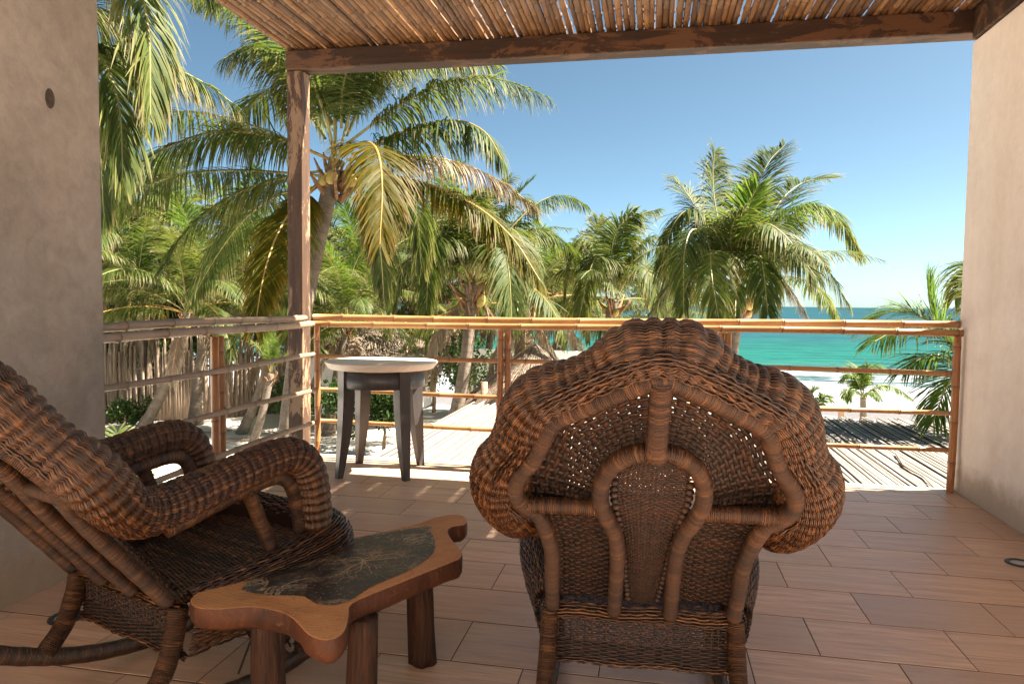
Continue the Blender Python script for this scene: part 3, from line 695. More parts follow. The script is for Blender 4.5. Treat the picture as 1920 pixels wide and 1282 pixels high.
rings = [(-0.003, 0.0), (-0.0008, -0.001), (0.0, -0.004), (0.002, -0.022), (0.001, -0.045), (-0.004, -TH+0.006), (-0.012, -TH)]
wn_ = 0.0022*np.sin(np.arange(N_)*2*np.pi*9/N_)+0.0014*np.sin(np.arange(N_)*2*np.pi*31/N_+1)+rng.normal(0, 0.0010, N_)
loops = []
for off, dz in rings:
    loops.append([bm.verts.new((sm[i, 0]+nO[i, 0]*(off+(wn_[i] if dz < -0.01 else 0)), sm[i, 1]+nO[i, 1]*(off+(wn_[i] if dz < -0.01 else 0)), ZT+dz)) for i in range(N_)])
for li, (a_, b_) in enumerate(zip(loops[:-1], loops[1:])):
    for i in range(N_):
        f = bm.faces.new((a_[i], b_[i], b_[(i+1) % N_], a_[(i+1) % N_])); f.smooth = li not in (0, 1); f.material_index = 1 if li > 0 else 0
top = bm.faces.new(loops[0]); top.material_index = 0; bot = bm.faces.new(loops[-1][::-1]); bot.material_index = 1
bmesh.ops.triangulate(bm, faces=[top, bot]); bmesh.ops.recalc_face_normals(bm, faces=bm.faces[:])
me = bpy.data.meshes.new('slab'); bm.to_mesh(me); bm.free()
def slab_mat(name, rim_lo, rim_hi, DK=0.75):
    m, nt, N, L, b = mat_new(name, 0.58, 0.35)
    n = noise(nt, 6, 6, 0.7, None, 0.8)
    c = ramp(nt, n, [(0.3, rim_lo), (0.7, rim_hi)])
    s = noise(nt, 34, 7, 0.8, None, 0.8, (1, 1, 0.3)); fl = noise(nt, 40, 4, 0.75, None, 0.5, (1, 3, 1))
    c = mix(nt, ramp(nt, fl, [(0.62, (0,)*3), (0.7, (0.45,)*3)]), c, (0.42, 0.25, 0.13))
    c = mix(nt, ramp(nt, s, [(0.55, (0, 0, 0)), (0.66, (DK,)*3)]), c, (0.045, 0.018, 0.009)); bump(nt, b, s, 0.5, 0.004)
    tcr = N.new('ShaderNodeTexCoord'); mpr = N.new('ShaderNodeMapping'); L.new(tcr.outputs['Object'], mpr.inputs[0]); mpr.inputs['Rotation'].default_value = (0, 0, R(-28)); mpr.inputs['Scale'].default_value = (1, 1.9, 0.2)
    ln = N.new('ShaderNodeVectorMath'); ln.operation = 'LENGTH'; L.new(mpr.outputs[0], ln.inputs[0])
    rg = mathn(nt, 'SINE', mathn(nt, 'MULTIPLY', mathn(nt, 'ADD', ln.outputs['Value'], mathn(nt, 'MULTIPLY', noise(nt, 5, 5, 0.6), 0.16)), 260))
    c = mix(nt, ramp(nt, rg, [(0.55, (0,)*3), (1.0, (0.30,)*3)]), c, (0.12, 0.045, 0.018))
    L.new(c, b.inputs['Base Color']); bump(nt, b, n, 0.3, 0.004); return m
me.materials.append(slab_mat('slab_rim_wood', (0.38, 0.160, 0.060), (0.54, 0.26, 0.105), 0.4))
me.materials.append(slab_mat('slab_edge_wood', (0.026, 0.0095, 0.0055), (0.098, 0.031, 0.012)))
slab = link('slab', me, st)
# dark heart as its own thin inlay
px_in = [(452, 1105), (470, 1085), (495, 1068), (515, 1050), (530, 1038), (570, 1030), (612, 1022), (650, 1014), (700, 1002), (750, 993), (790, 988), (812, 987), (805, 993), (812, 1005), (816, 1022), (812, 1036), (795, 1052), (765, 1070), (735, 1083), (700, 1098), (672, 1115), (650, 1128), (618, 1135), (590, 1130), (572, 1119), (545, 1116), (510, 1116), (480, 1112), (460, 1108)]
inn = np.array([(onz(x, y, ZT).x-cx, onz(x, y, ZT).y-cyy) for x, y in px_in]); inn = np.vstack([inn, inn[:1]])
si, _ = catmull(inn, 220); si = si[:-1]; si = si+rng.normal(0, 0.0009, si.shape)
bm = bmesh.new(); vs = [bm.verts.new((x, y, ZT+0.0012)) for x, y in si]; f = bm.faces.new(vs); bmesh.ops.triangulate(bm, faces=[f])
me = bpy.data.meshes.new('dark_heartwood'); bm.to_mesh(me); bm.free()
m, nt, N, L, b = mat_new('burnt_heartwood', 0.36, 0.5)
tc = N.new('ShaderNodeTexCoord'); mp = N.new('ShaderNodeMapping'); L.new(tc.outputs['Object'], mp.inputs[0]); mp.inputs['Rotation'].default_value = (0, 0, R(-28))
base = ramp(nt, noise(nt, 9, 6, 0.75, mp.outputs[0], 1.0, (1, 2.2, 1)), [(0.3, (0.010, 0.009, 0.010)), (0.6, (0.030, 0.022, 0.019)), (0.8, (0.07, 0.038, 0.022))])
def veins(scale, w, dist, st_=(1, 1, 1)):
    n = noise(nt, scale, 7, 0.72, mp.outputs[0], dist, st_)
    d_ = mathn(nt, 'ABSOLUTE', mathn(nt, 'SUBTRACT', n, 0.5))
    return ramp(nt, d_, [(0.0, (1,)*3), (w, (0,)*3)])
k1 = mathn(nt, 'MULTIPLY', veins(5, 0.016, 0.9), ramp(nt, noise(nt, 4, 3, 0.5, mp.outputs[0]), [(0.42, (0,)*3), (0.6, (0.9,)*3)]))
k2 = mathn(nt, 'MULTIPLY', veins(20, 0.026, 0.8, (1, 2.2, 1)), ramp(nt, noise(nt, 11, 4, 0.7, mp.outputs[0]), [(0.5, (0,)*3), (0.62, (0.8,)*3)]))
k3 = ramp(nt, noise(nt, 60, 3, 0.7, mp.outputs[0], 0.3, (1, 4, 1)), [(0.62, (0,)*3), (0.70, (0.45,)*3)])
k4 = mathn(nt, 'MULTIPLY', ramp(nt, noise(nt, 3.2, 3, 0.5, mp.outputs[0]), [(0.5, (0,)*3), (0.75, (0.10,)*3)]), 1.0)
c = mix(nt, mathn(nt, 'MAXIMUM', mathn(nt, 'MAXIMUM', k1, k2), mathn(nt, 'MAXIMUM', k3, k4)), base, (0.60, 0.43, 0.26)); L.new(c, b.inputs['Base Color'])
bump(nt, b, k2, 0.2, 0.002)
me.materials.append(m); heart = link('dark_heartwood', me, slab)
# cracks and flecks that show in the polished top: fine ribbons just proud of it
rc = random.Random(5); V = []; F = []
hc = onz(682, 1052, ZT); hx_, hy_ = hc.x-cx, hc.y-cyy
def rib(x0, y0, x1, y1, w, z):
    dx, dy = x1-x0, y1-y0; l = math.hypot(dx, dy)+1e-6; nx_, ny_ = -dy/l*w/2, dx/l*w/2; b_ = len(V)
    V.extend([(x0+nx_, y0+ny_, z), (x0-nx_, y0-ny_, z), (x1-nx_*.7, y1-ny_*.7, z), (x1+nx_*.7, y1+ny_*.7, z)]); F.append((b_, b_+1, b_+2, b_+3))
from mathutils.geometry import intersect_point_line
def inside(x, y, poly):
    r = False; j = len(poly)-1
    for i in range(len(poly)):
        if (poly[i][1] > y) != (poly[j][1] > y) and x < (poly[j][0]-poly[i][0])*(y-poly[i][1])/(poly[j][1]-poly[i][1]+1e-12)+poly[i][0]: r = not r
        j = i
    return r
inner_poly = [tuple(q) for q in si[::4]]; outer_poly = [tuple(q) for q in sm[::3]]
def walk(x, y, an, n, w, depth):
    for _ in range(n):
        an += rc.uniform(-.55, .55); l = rc.uniform(.006, .014); x1, y1 = x+math.cos(an)*l, y+math.sin(an)*l
        if not inside(x1, y1, inner_poly): return
        rib(x, y, x1, y1, w, ZT+0.0020+depth*0.0001); x, y = x1, y1; w *= .93
        if depth < 3 and rc.random() < .30: walk(x, y, an+rc.choice((-1, 1))*rc.uniform(.5, 1.1), int(n*.6), w*.7, depth+1)
for q in range(9): walk(hx_, hy_, q*.7+rc.uniform(-.2, .2), 14, .0042, 0)
for q in range(1500):
    x, y = rc.uniform(-.45, .45), rc.uniform(-.5, .5)
    if not inside(x, y, outer_poly): continue
    inn_ = inside(x, y, inner_poly); an = math.atan2(y-hy_, x-hx_)+(math.pi/2 if rc.random() < .45 else 0)+rc.uniform(-.35, .35)
    if (not inn_) and rc.random() < .75: continue
    if inn_ and math.sin(x*31+2)+math.sin(y*27) < -0.2: continue
    l = rc.uniform(.004, .017); x1, y1 = x+math.cos(an)*l, y+math.sin(an)*l
    if inside(x1, y1, outer_poly): rib(x, y, x1, y1, rc.uniform(.0007, .0021), ZT+0.0016)
simple('crack_line', (0.30, 0.20, 0.11), (0.62, 0.45, 0.28), 60, 0.5, 0.4)
tag(link('crack_lines', pydata('crack_lines', V, F, mat=MAT['crack_line']), slab), kind='stuff')
simple('log_leg', (0.012, 0.006, 0.004), (0.080, 0.032, 0.016), 9, 0.6, 0.3, (5, 5, 0.6), 1.0, 0.012, 1.2)
def log_leg(px, py, r, tx=0, ty=0):
    P0 = onz(px, py, 0); n = 10
    P = np.array([(P0.x-cx+tx*(1-q), P0.y-cyy+ty*(1-q), (ZT-TH+0.008)*(1-q)) for q in np.linspace(0, 1, n)])[::-1]
    rr = r*(1+0.12*np.linspace(1, 0, n))
    me = tube_mesh('leg', P, rr, 14, mat=MAT['log_leg'])
    for v in me.vertices:
        h = math.atan2(v.co.y-(P0.y-cyy), v.co.x-(P0.x-cx)); s = 0.0035*math.sin(5*h+px)+0.002*math.sin(9*h); v.co.x += s*math.cos(h); v.co.y += s*math.sin(h)
    link('leg', me, st)
log_leg(794, 1240, 0.037, -0.01, -0.02); log_leg(676, 1372, 0.037, 0.01, 0.0); log_leg(503, 1372, 0.041, 0.0, -0.0); log_leg(520, 1200, 0.036)

# ---- round side table with splayed legs
RX, RY, RZ, RR = -1.735, 4.45, 0.733, 0.366
rt_ = empty('round_side_table', (RX, RY, 0)); rt_.rotation_euler = (0, 0, R(6))
tag(rt_, 'round side table with cream top and dark curved legs by the railing corner', 'side table')
a = np.linspace(0, 2*np.pi, 72, endpoint=False)
def lathe(name, prof, m, par, k=72):
    a = np.linspace(0, 2*np.pi, k, endpoint=False)
    V = [(r*math.cos(q), r*math.sin(q), z) for r, z in prof for q in a]
    F = [[i*k+j, i*k+(j+1) % k, (i+1)*k+(j+1) % k, (i+1)*k+j] for i in range(len(prof)-1) for j in range(k)]
    me = mesh_np(name, V, np.array(F), True, mat=MAT[m]); return link(name, me, par)
lathe('tabletop', [(0.0005, RZ), (RR-0.012, RZ), (RR-0.003, RZ-0.002), (RR, RZ-0.006), (RR-0.004, RZ-0.014), (RR-0.026, RZ-0.044), (RR-0.034, RZ-0.048), (0.0005, RZ-0.048)], 'table_top_cream', rt_)
lathe('apron', [(0.262, RZ-0.049), (0.282, RZ-0.049), (0.282, RZ-0.160), (0.278, RZ-0.165), (0.262, RZ-0.160), (0.262, RZ-0.050)], 'espresso_wood', rt_)
for q in range(4):
    an = math.pi/4+q*math.pi/2
    prof = [(0.0, 0.0), (0.15, 0.016), (0.35, 0.034), (0.6, 0.038), (0.8, 0.024), (1.0, 0.008)]  # outward sweep along the leg (bottom->top)
    V = []; nz = 14
    for i in range(nz):
        t = i/(nz-1); z = t*(RZ-0.0495)
        c = 0.305-0.052*math.sin(min(1, t*1.15)*math.pi/2)  # radial centre: splays out to the foot
        w = 0.020+0.019*math.sin(min(1, t*1.3)*math.pi/2); d = 0.019+0.020*math.sin(min(1, t*1.2)*math.pi/2)
        for dx, dy in ((-1, -1), (1, -1), (1, 1), (-1, 1)):
            V.append((c+dx*d, dy*w, z))
    V = [(x*math.cos(an)-y*math.sin(an), x*math.sin(an)+y*math.cos(an), z) for x, y, z in V]
    F = [[i*4+j, i*4+(j+1) % 4, (i+1)*4+(j+1) % 4, (i+1)*4+j] for i in range(nz-1) for j in range(4)]+[[3, 2, 1, 0], [nz*4-4, nz*4-3, nz*4-2, nz*4-1]]
    link('leg', mesh_np('leg', V, np.array(F), False, mat=MAT['espresso_wood']), rt_)
# ==================================================================== OUTSIDE
GZ = -2.6
# ---- sand
def sand_h(x, y):
    s = np.clip((y-20)/15, 0, 1.6)
    return GZ-1.25*s*s*(3-2*np.minimum(s, 1))*0.85/1.0*np.where(s > 1, 1, 1)+0.05*np.sin(x*0.9+1.3*np.sin(y*0.5))+0.04*np.sin(y*1.4+x*0.4)
xs = np.concatenate([np.linspace(-120, -26, 20), np.linspace(-25, 25, 110), np.linspace(26, 120, 20)]); ys = np.concatenate([[-40, -20, -5], np.linspace(0, 45, 100)])
X, Y = np.meshgrid(xs, ys); Z = sand_h(X, Y)+rng.normal(0, 0.012, X.shape)
nx, ny = len(xs), len(ys)
q = [[j*nx+i, j*nx+i+1, (j+1)*nx+i+1, (j+1)*nx+i] for j in range(ny-1) for i in range(nx-1)]
m, nt, N, L, b = mat_new('beach_sand', 0.95, 0.1)
n = noise(nt, 0.9, 6, 0.6); n2 = noise(nt, 9, 6, 0.7)
c = ramp(nt, n, [(0.3, (0.60, 0.54, 0.47)), (0.7, (0.72, 0.67, 0.61))]); c = mix(nt, ramp(nt, n2, [(0.52, (0, 0, 0)), (0.7, (0.5,)*3)]), c, (0.50, 0.42, 0.34))
tc = N.new('ShaderNodeTexCoord'); sep = N.new('ShaderNodeSeparateXYZ'); L.new(tc.outputs['Object'], sep.inputs[0])
wet = mathn(nt, 'DIVIDE', mathn(nt, 'SUBTRACT', mathn(nt, 'ADD', sep.outputs[1], mathn(nt, 'MULTIPLY', n, 3.0)), 30.5), 2.5)
c = mix(nt, mathn(nt, 'MINIMUM', mathn(nt, 'MAXIMUM', wet, 0.0), 1.0), c, (0.110, 0.106, 0.110))
L.new(c, b.inputs['Base Color']); bump(nt, b, noise(nt, 2.5, 6, 0.7), 0.9, 0.10); bump(nt, b, n2, 0.5, 0.03)
MAT['sand'] = m
sand = link('sand', mesh_np('sand', np.stack([X, Y, Z], -1).reshape(-1, 3), np.array(q), True, mat=m)); tag(sand, kind='structure')
# ---- sea
SZ = -3.72
ys = np.concatenate([np.linspace(33, 75, 210), 75+np.geomspace(1, 6000, 60)]); xs = np.concatenate([-np.geomspace(5000, 70, 14), np.linspace(-60, 70, 160), np.geomspace(80, 5000, 14)])
X, Y = np.meshgrid(xs, ys)
near = np.clip(1-(Y-58)/22, 0, 1)
def crest(y0, w, a, ph): 
    yy = Y-(y0+1.6*np.sin(X*0.07+ph)+0.8*np.sin(X*0.21+ph*2)); return a*np.exp(-(yy/w)**2)*(0.6+0.4*np.sin(X*0.11+ph))
Z = SZ+crest(39, 0.9, 0.16, 0.3)+crest(45, 1.0, 0.30, 1.3)+crest(52.5, 1.2, 0.42, 2.2)+0.05*np.sin(Y*0.6+X*0.1)*near+0.03*np.sin(Y*1.5+X*0.35)*np.clip(1-(Y-60)/60, 0, 1)
nx, ny = len(xs), len(ys); q = [[j*nx+i, j*nx+i+1, (j+1)*nx+i+1, (j+1)*nx+i] for j in range(ny-1) for i in range(nx-1)]
m, nt, N, L, b = mat_new('sea_water', 0.22, 0.5)
tc = N.new('ShaderNodeTexCoord'); sep = N.new('ShaderNodeSeparateXYZ'); L.new(tc.outputs['Object'], sep.inputs[0])
yw = mathn(nt, 'ADD', sep.outputs[1], mathn(nt, 'MULTIPLY', mathn(nt, 'SUBTRACT', noise(nt, 0.035, 5, 0.6, None, 0, (0.5, 1.6, 1)), 0.5), 40))
lg = mathn(nt, 'LOGARITHM', mathn(nt, 'MAXIMUM', yw, 5), 10)   # log10(distance)
f = mathn(nt, 'DIVIDE', mathn(nt, 'SUBTRACT', lg, 1.5), 2.0)
col = ramp(nt, f, [(0.0, (0.080, 0.083, 0.093)), (0.09, (0.062, 0.078, 0.086)), (0.125, (0.040, 0.098, 0.090)), (0.17, (0.009, 0.095, 0.075)), (0.23, (0.010, 0.085, 0.072)), (0.30, (0.014, 0.062, 0.078)), (0.40, (0.014, 0.048, 0.072)), (0.8, (0.014, 0.042, 0.068))])
st = noise(nt, 0.7, 6, 0.8, None, 0.3, (0.2, 1.0, 1)); st2 = noise(nt, 0.10, 6, 0.7, None, 0.0, (0.12, 1.0, 1))
col = mix(nt, ramp(nt, st, [(0.42, (0, 0, 0)), (0.58, (0.75,)*3)]), col, (0.008, 0.035, 0.045))
col = mix(nt, mathn(nt, 'MULTIPLY', ramp(nt, st2, [(0.5, (0, 0, 0)), (0.6, (0.55,)*3)]), ramp(nt, f, [(0.2, (0,)*3), (0.3, (1,)*3)])), col, (0.008, 0.075, 0.058))
# foam
fo = noise(nt, 0.35, 8, 0.72, None, 1.2, (0.35, 1.2, 1))
fm = ramp(nt, sep.outputs[1], [(0, (1,)*3), (1, (1,)*3)])
ff = mathn(nt, 'DIVIDE', mathn(nt, 'SUBTRACT', 58.0, sep.outputs[1]), 20.0)
thr = mathn(nt, 'SUBTRACT', mathn(nt, 'ADD', fo, mathn(nt, 'MULTIPLY', ff, 0.20)), 0.52)
foam = mathn(nt, 'MINIMUM', mathn(nt, 'MAXIMUM', mathn(nt, 'MULTIPLY', thr, 9), 0), 0.92)
hz = mathn(nt, 'MULTIPLY', mathn(nt, 'SUBTRACT', sep.outputs[2], SZ+0.13), 9)
foam2 = mathn(nt, 'MINIMUM', mathn(nt, 'MAXIMUM', hz, 0), 0.95)
fo_all = mathn(nt, 'MAXIMUM', mathn(nt, 'MULTIPLY', foam, mathn(nt, 'GREATER_THAN', 60.0, sep.outputs[1])), foam2)
col = mix(nt, fo_all, col, (0.30, 0.31, 0.33)); L.new(col, b.inputs['Base Color'])
L.new(ramp(nt, fo_all, [(0, (0.25,)*3), (1, (0.8,)*3)]), b.inputs['Roughness'])
b.inputs['Specular IOR Level'].default_value = 0.05
bump(nt, b, noise(nt, 0.8, 6, 0.7, None, 0.3, (0.3, 1, 1)), 0.6, 0.35)
df = N.new('ShaderNodeBsdfDiffuse'); L.new(col, df.inputs[0]); gl = N.new('ShaderNodeBsdfGlossy'); gl.inputs['Roughness'].default_value = 0.3
bl = b.inputs['Normal'].links[0].from_socket; L.new(bl, df.inputs['Normal']); L.new(bl, gl.inputs['Normal'])
ms = N.new('ShaderNodeMixShader'); ms.inputs[0].default_value = 0.025; L.new(df.outputs[0], ms.inputs[1]); L.new(gl.outputs[0], ms.inputs[2]); L.new(ms.outputs[0], N['Material Output'].inputs[0])
sea = link('sea', mesh_np('sea', np.stack([X, Y, Z], -1).reshape(-1, 3), np.array(q), True, mat=m)); tag(sea, kind='structure')

# ---- cane roof just below the deck
ZR = -0.42
pl = onz(702, 851, ZR); pf = onz(895, 752, ZR); pr = onz(1530, 787, ZR)
rx0 = (pl.x+pf.x)/2; ryf = (pf.y+pr.y)/2
roofo = empty('cane_roof', (rx0, 6.5, ZR)); tag(roofo, 'bleached flat roof of loose canes below the terrace on the beach side', 'roof')
crm = [pole_mesh('cane', (0, 0, 0), (0, 1, 0), 0.020+0.003*(s % 3), 0.45, MAT['cane_roof'], 6, 0.08, 0.014, 0.25, 300+s) for s in range(1)]
Lr = ryf-4.98
crm = [pole_mesh('cane', (0, 0, 0), (0, Lr*random.uniform(0.96, 1.02), 0), 0.021+0.003*(s % 3), 0.5, MAT['cane_roof'], 6, 0.08, 0.008, 0.1, 300+s) for s in range(10)]
x = rx0; i = 0
while x < 5.6:
    o = link('cane', crm[(i*7) % 10], roofo); o.location = (x-rx0, 4.98-6.5+random.uniform(-0.05, 0.08), random.uniform(-0.003, 0.007))
    o.rotation_euler = (random.uniform(-0.4, 0.4)*R(0.2), 0, random.uniform(-1, 1)*R(0.35)); o.scale = (1, 1, 0.42); x += random.uniform(0.042, 0.049); i += 1
link('underlay', box_mesh('underlay', 0, 5.6-rx0, 4.97-6.5, ryf-6.5-0.05, -0.03, -0.010, MAT['cane_roof']), roofo)
for yy in (5.6, 7.4, ryf-0.15):
    link('beam', box_mesh('beam', 0, 5.6-rx0, yy-6.5-0.05, yy-6.5+0.05, -0.17, -0.052, MAT['driftwood']), roofo)
for xx in (rx0+0.1, rx0+2.4, 3.0, 5.4):
    for yy in (5.6, ryf-0.15):
        link('post', tube_mesh('post', [(xx-rx0, yy-6.5, GZ-ZR-0.1), (xx-rx0, yy-6.5, -0.17)], 0.06, 8, mat=MAT['driftwood']), roofo)
# loose dark twig on it
P = [onz(x, y, ZR+0.03) for x, y in ((1680, 850), (1688, 862), (1694, 872), (1712, 883), (1730, 892), (1750, 912))]
tag(link('fallen_twig', tube_mesh('fallen_twig', np.array([tuple(p) for p in P]), [0.010, 0.012, 0.012, 0.009, 0.007, 0.004], 6, mat=MAT['driftwood'])), 'thin dark fallen twig lying on the bleached cane roof', 'twig')

# ---- palms
def leaflets(P, L, wmax, n, droop, spread, lift, rs, tipdry, hang=0.0, seg=4, start=0.16):
    """P (m,3) rachis; returns arrays V,F,tint"""
    s = np.concatenate([[0], np.cumsum(np.linalg.norm(np.diff(P, axis=0), axis=1))]); tot = s[-1]; T = nrm(np.gradient(P, axis=0))
    Vs, Ts = [], []
    up = np.array([0, 0, 1.0])
    prevS = None
    tl = np.linspace(start, 0.995, n)
    tl = np.repeat(tl, 2); sd = np.tile([1, -1], n)
    tl = np.clip(tl+rs.normal(0, 0.35/n, 2*n), start, 1)
    d = tl*tot
    C = np.stack([np.interp(d, s, P[:, k]) for k in range(3)], 1); TT = nrm(np.stack([np.interp(d, s, T[:, k]) for k in range(3)], 1))
    ax = P[-1]-P[0]; ax[2] = 0
    hx = nrm(ax) if np.linalg.norm(ax) > 0.2 else np.array([1.0, 0, 0])
    Sref = np.cross(hx, up)
    S = nrm(Sref[None]-TT*(TT @ Sref)[:, None])
    U = nrm(np.cross(S, TT)); U = U*np.sign(U[:, 2:3]+1e-6*1) if False else U
    # length profile
    prof = np.interp(tl, [0, .15, .3, .5, .7, .85, 1], [.55, .82, 1.04, 1.06, .95, .72, .42])
    Ll = L*prof*(1+rs.normal(0, 0.08, 2*n))
    fwd = np.interp(tl, [0, .5, 1], [0.35, 0.62, 1.7])*(1+rs.normal(0, 0.12, 2*n))
    ph_ = rs.uniform(0, 6.28, 6); grp = 0.5*np.sin(tl*23+ph_[0]+sd)+0.35*np.sin(tl*47+ph_[1]+sd*2)+0.3*np.sin(tl*90+ph_[2]+sd*3)
    fwd = fwd*(1+0.16*grp); lift = lift+0.10*np.sin(tl*31+ph_[3]+sd)+0.07*np.sin(tl*70+ph_[4]-sd)
    D = nrm(S*sd[:, None]*spread+TT*fwd[:, None]+U*(lift+rs.normal(0, 0.09, 2*n))[:, None])
    dr = droop*(1+rs.normal(0, 0.20, 2*n)+0.25*grp)
    W = nrm(np.cross(D, np.cross(D, TT)+1e-6)); 
    W = nrm(TT-D*np.sum(TT*D, 1)[:, None])
    rows = []
    q = np.linspace(0, 1, seg+1)
    Q = C.copy(); Dir = D.copy(); pts = [Q.copy()]; dirs = [Dir.copy()]
    for i in range(seg):
        step = Ll/seg
        Dir = nrm(Dir+np.array([0, 0, -1.0])*(dr*(0.35+0.9*q[i+1]))[:, None]/seg*2.0+rs.normal(0, 0.035, Dir.shape))
        Q = Q+Dir*step[:, None]; pts.append(Q.copy()); dirs.append(Dir.copy())
    w = wmax*(1+rs.normal(0, 0.12, 2*n))
    wp = np.interp(q, [0, .15, .5, .8, 1], [.45, 1, .95, .6, 0.06])
    M_ = 2*n; V = np.zeros((M_, seg+1, 2, 3)); tn = np.zeros((M_, seg+1, 2))
    base_t = np.clip(rs.normal(0.45, 0.2, M_), 0, 0.95)
    dry = (rs.random(M_) < tipdry)*rs.uniform(0.4, 1.0, M_)
    for i in range(seg+1):
        Wd = nrm(W-dirs[i]*np.sum(W*dirs[i], 1)[:, None])
        V[:, i, 0] = pts[i]+Wd*(w*wp[i]/2)[:, None]; V[:, i, 1] = pts[i]-Wd*(w*wp[i]/2)[:, None]
        tn[:, i, :] = (base_t+np.where(q[i] > 0.7, dry*(q[i]-0.7)/0.3*1.2, 0)*(1.0)+np.where((q[i] > 0.7) & (dry > 0), 1-base_t, 0))[:, None]
    b0 = np.arange(M_)[:, None]*(seg+1)*2; i = np.arange(seg)[None]
    Fq = np.stack([b0+i*2, b0+i*2+1, b0+i*2+3, b0+i*2+2], -1).reshape(-1, 4)
    return V.reshape(-1, 3), Fq, tn.reshape(-1)
def frond_mesh(name, pts, L=0.75, w=0.034, n=62, droop=0.5, spread=1.0, lift=0.25, seed=0, mat='palm_leaf', rmat='rachis', tipdry=0.45, rr=0.024, start=0.16, seg=4):
    rs = np.random.default_rng(seed)
    n = int(n*2.1); w = w*0.74
    P, tot = catmull(np.array([tuple(p) for p in pts]), 26)
    V, Fq, t = leaflets(P, L, w, n, droop, spread, lift, rs, tipdry, start=start, seg=seg)
    # rachis tube
    k = 5; T, Nn, B = frames(P); rad = rr*np.linspace(1, 0.12, len(P))**0.8; a = np.linspace(0, 2*np.pi, k, endpoint=False)
    Vr = (P[:, None]+(np.cos(a)[None, :, None]*Nn[:, None]+np.sin(a)[None, :, None]*B[:, None])*rad[:, None, None]).reshape(-1, 3)
    i, j = np.meshgrid(np.arange(len(P)-1), np.arange(k), indexing='ij'); j2 = (j+1) % k; b0 = len(V)
    Fr = np.stack([i*k+j, i*k+j2, (i+1)*k+j2, (i+1)*k+j], -1).reshape(-1, 4)+b0
    me = mesh_np(name, np.vstack([V, Vr]), np.vstack([Fq, Fr]), False, attr=np.concatenate([t, np.zeros(len(Vr))]))
    me.materials.append(MAT[mat]); me.materials.append(MAT[rmat])
    mi = np.zeros(len(me.polygons), dtype=np.int32); mi[len(Fq):] = 1; me.polygons.foreach_set('material_index', mi)
    return me
# stock fronds: start angle -> mesh (x outward)
def arch(a0, a1, length, n=8):
    P = [(0.05, 0, 0)]; st_ = length/n
    for i in range(n):
        a = R(a0+(a1-a0)*((i+0.5)/n)**1.15); p = P[-1]; P.append((p[0]+st_*math.cos(a), 0, p[2]+st_*math.sin(a)))
    return P
STOCK = {}
def stock(kind):
    if kind in STOCK: return STOCK[kind]
    cfg = {'up': (84, 40, 3.2, 0.25, 0.45, 'palm_leaf_fresh', 'rachis', 0.15), 'high': (68, 2, 3.7, 0.55, 0.35, 'palm_leaf', 'rachis', 0.35), 'mid': (48, -35, 3.9, 0.8, 0.25, 'palm_leaf', 'rachis', 0.5),
           'low': (22, -60, 3.9, 1.0, 0.15, 'palm_leaf', 'rachis_orange', 0.6), 'drop': (-2, -78, 3.6, 1.1, 0.0, 'palm_leaf_yellow', 'rachis_orange', 0.7), 'dead': (-45, -88, 2.6, 1.3, 0.0, 'palm_leaf_dead', 'leaf_base_bark', 0.9)}[kind]
    out_ = []
    for s in range(3):
        out_.append(frond_mesh('frond', arch(cfg[0]+(-6, 0, 7)[s], cfg[1]+(5, -8, 0)[s], cfg[2]*(1, .93, 1.06)[s]), 0.72 if kind != 'dead' else 0.55, 0.036, 56, cfg[3], 1.0, cfg[4], 50+s+len(STOCK)*5, cfg[5], cfg[6], cfg[7]))
    STOCK[kind] = out_; return out_
MIX = [('up', 3), ('high', 5), ('mid', 6), ('low', 5), ('drop', 2), ('dead', 2)]
stub = tube_mesh('leaf_base', [(0.05, 0, 0), (0.16, 0, 0.12), (0.26, 0, 0.30), (0.33, 0, 0.50)], [0.075, 0.055, 0.035, 0.012], 6, mat=MAT['leaf_base_bark'], rad2=[0.03, 0.022, 0.016, 0.008])
a = np.linspace(0, 2*np.pi, 8, endpoint=False); V = []
for i in range(7):
    t = i/6*math.pi; 
    for q in a: V.append((0.085*math.sin(t)*math.cos(q)+1e-4*math.cos(q), 0.085*math.sin(t)*math.sin(q)+1e-4*math.sin(q), 0.11*math.cos(t)))
nutm = mesh_np('coconut', V, np.array([[i*8+j, i*8+(j+1) % 8, (i+1)*8+(j+1) % 8, (i+1)*8+j] for i in range(6) for j in range(8)]), True, mat=MAT['coconut_husk'])
def trunk(par, base, crown, r0, r1, bow=0.0, seed=0):
    base = np.array(tuple(base)); crown = np.array(tuple(crown)); rs = np.random.default_rng(seed)
    ax = crown-base; side = nrm(np.cross(ax, [0, 1.0, 0])) if abs(ax[1]) < np.linalg.norm(ax)*0.9 else np.array([1.0, 0, 0])
    t = np.linspace(0, 1, 40)
    P = base+ax*t[:, None]+side*(bow*np.sin(np.pi*t))[:, None]; 
    k = P[1:-1, 0:1]*0
    L = np.linalg.norm(ax); rad = r1+(r0-r1)*np.exp(-t*L/0.55)+(0.02)*(1-t)
    rad = rad*(1+0.022*(np.arange(40) % 2))
    P = P-crown
    return link('trunk', tube_mesh('trunk', P, rad, 12, mat=MAT['trunk']), par)
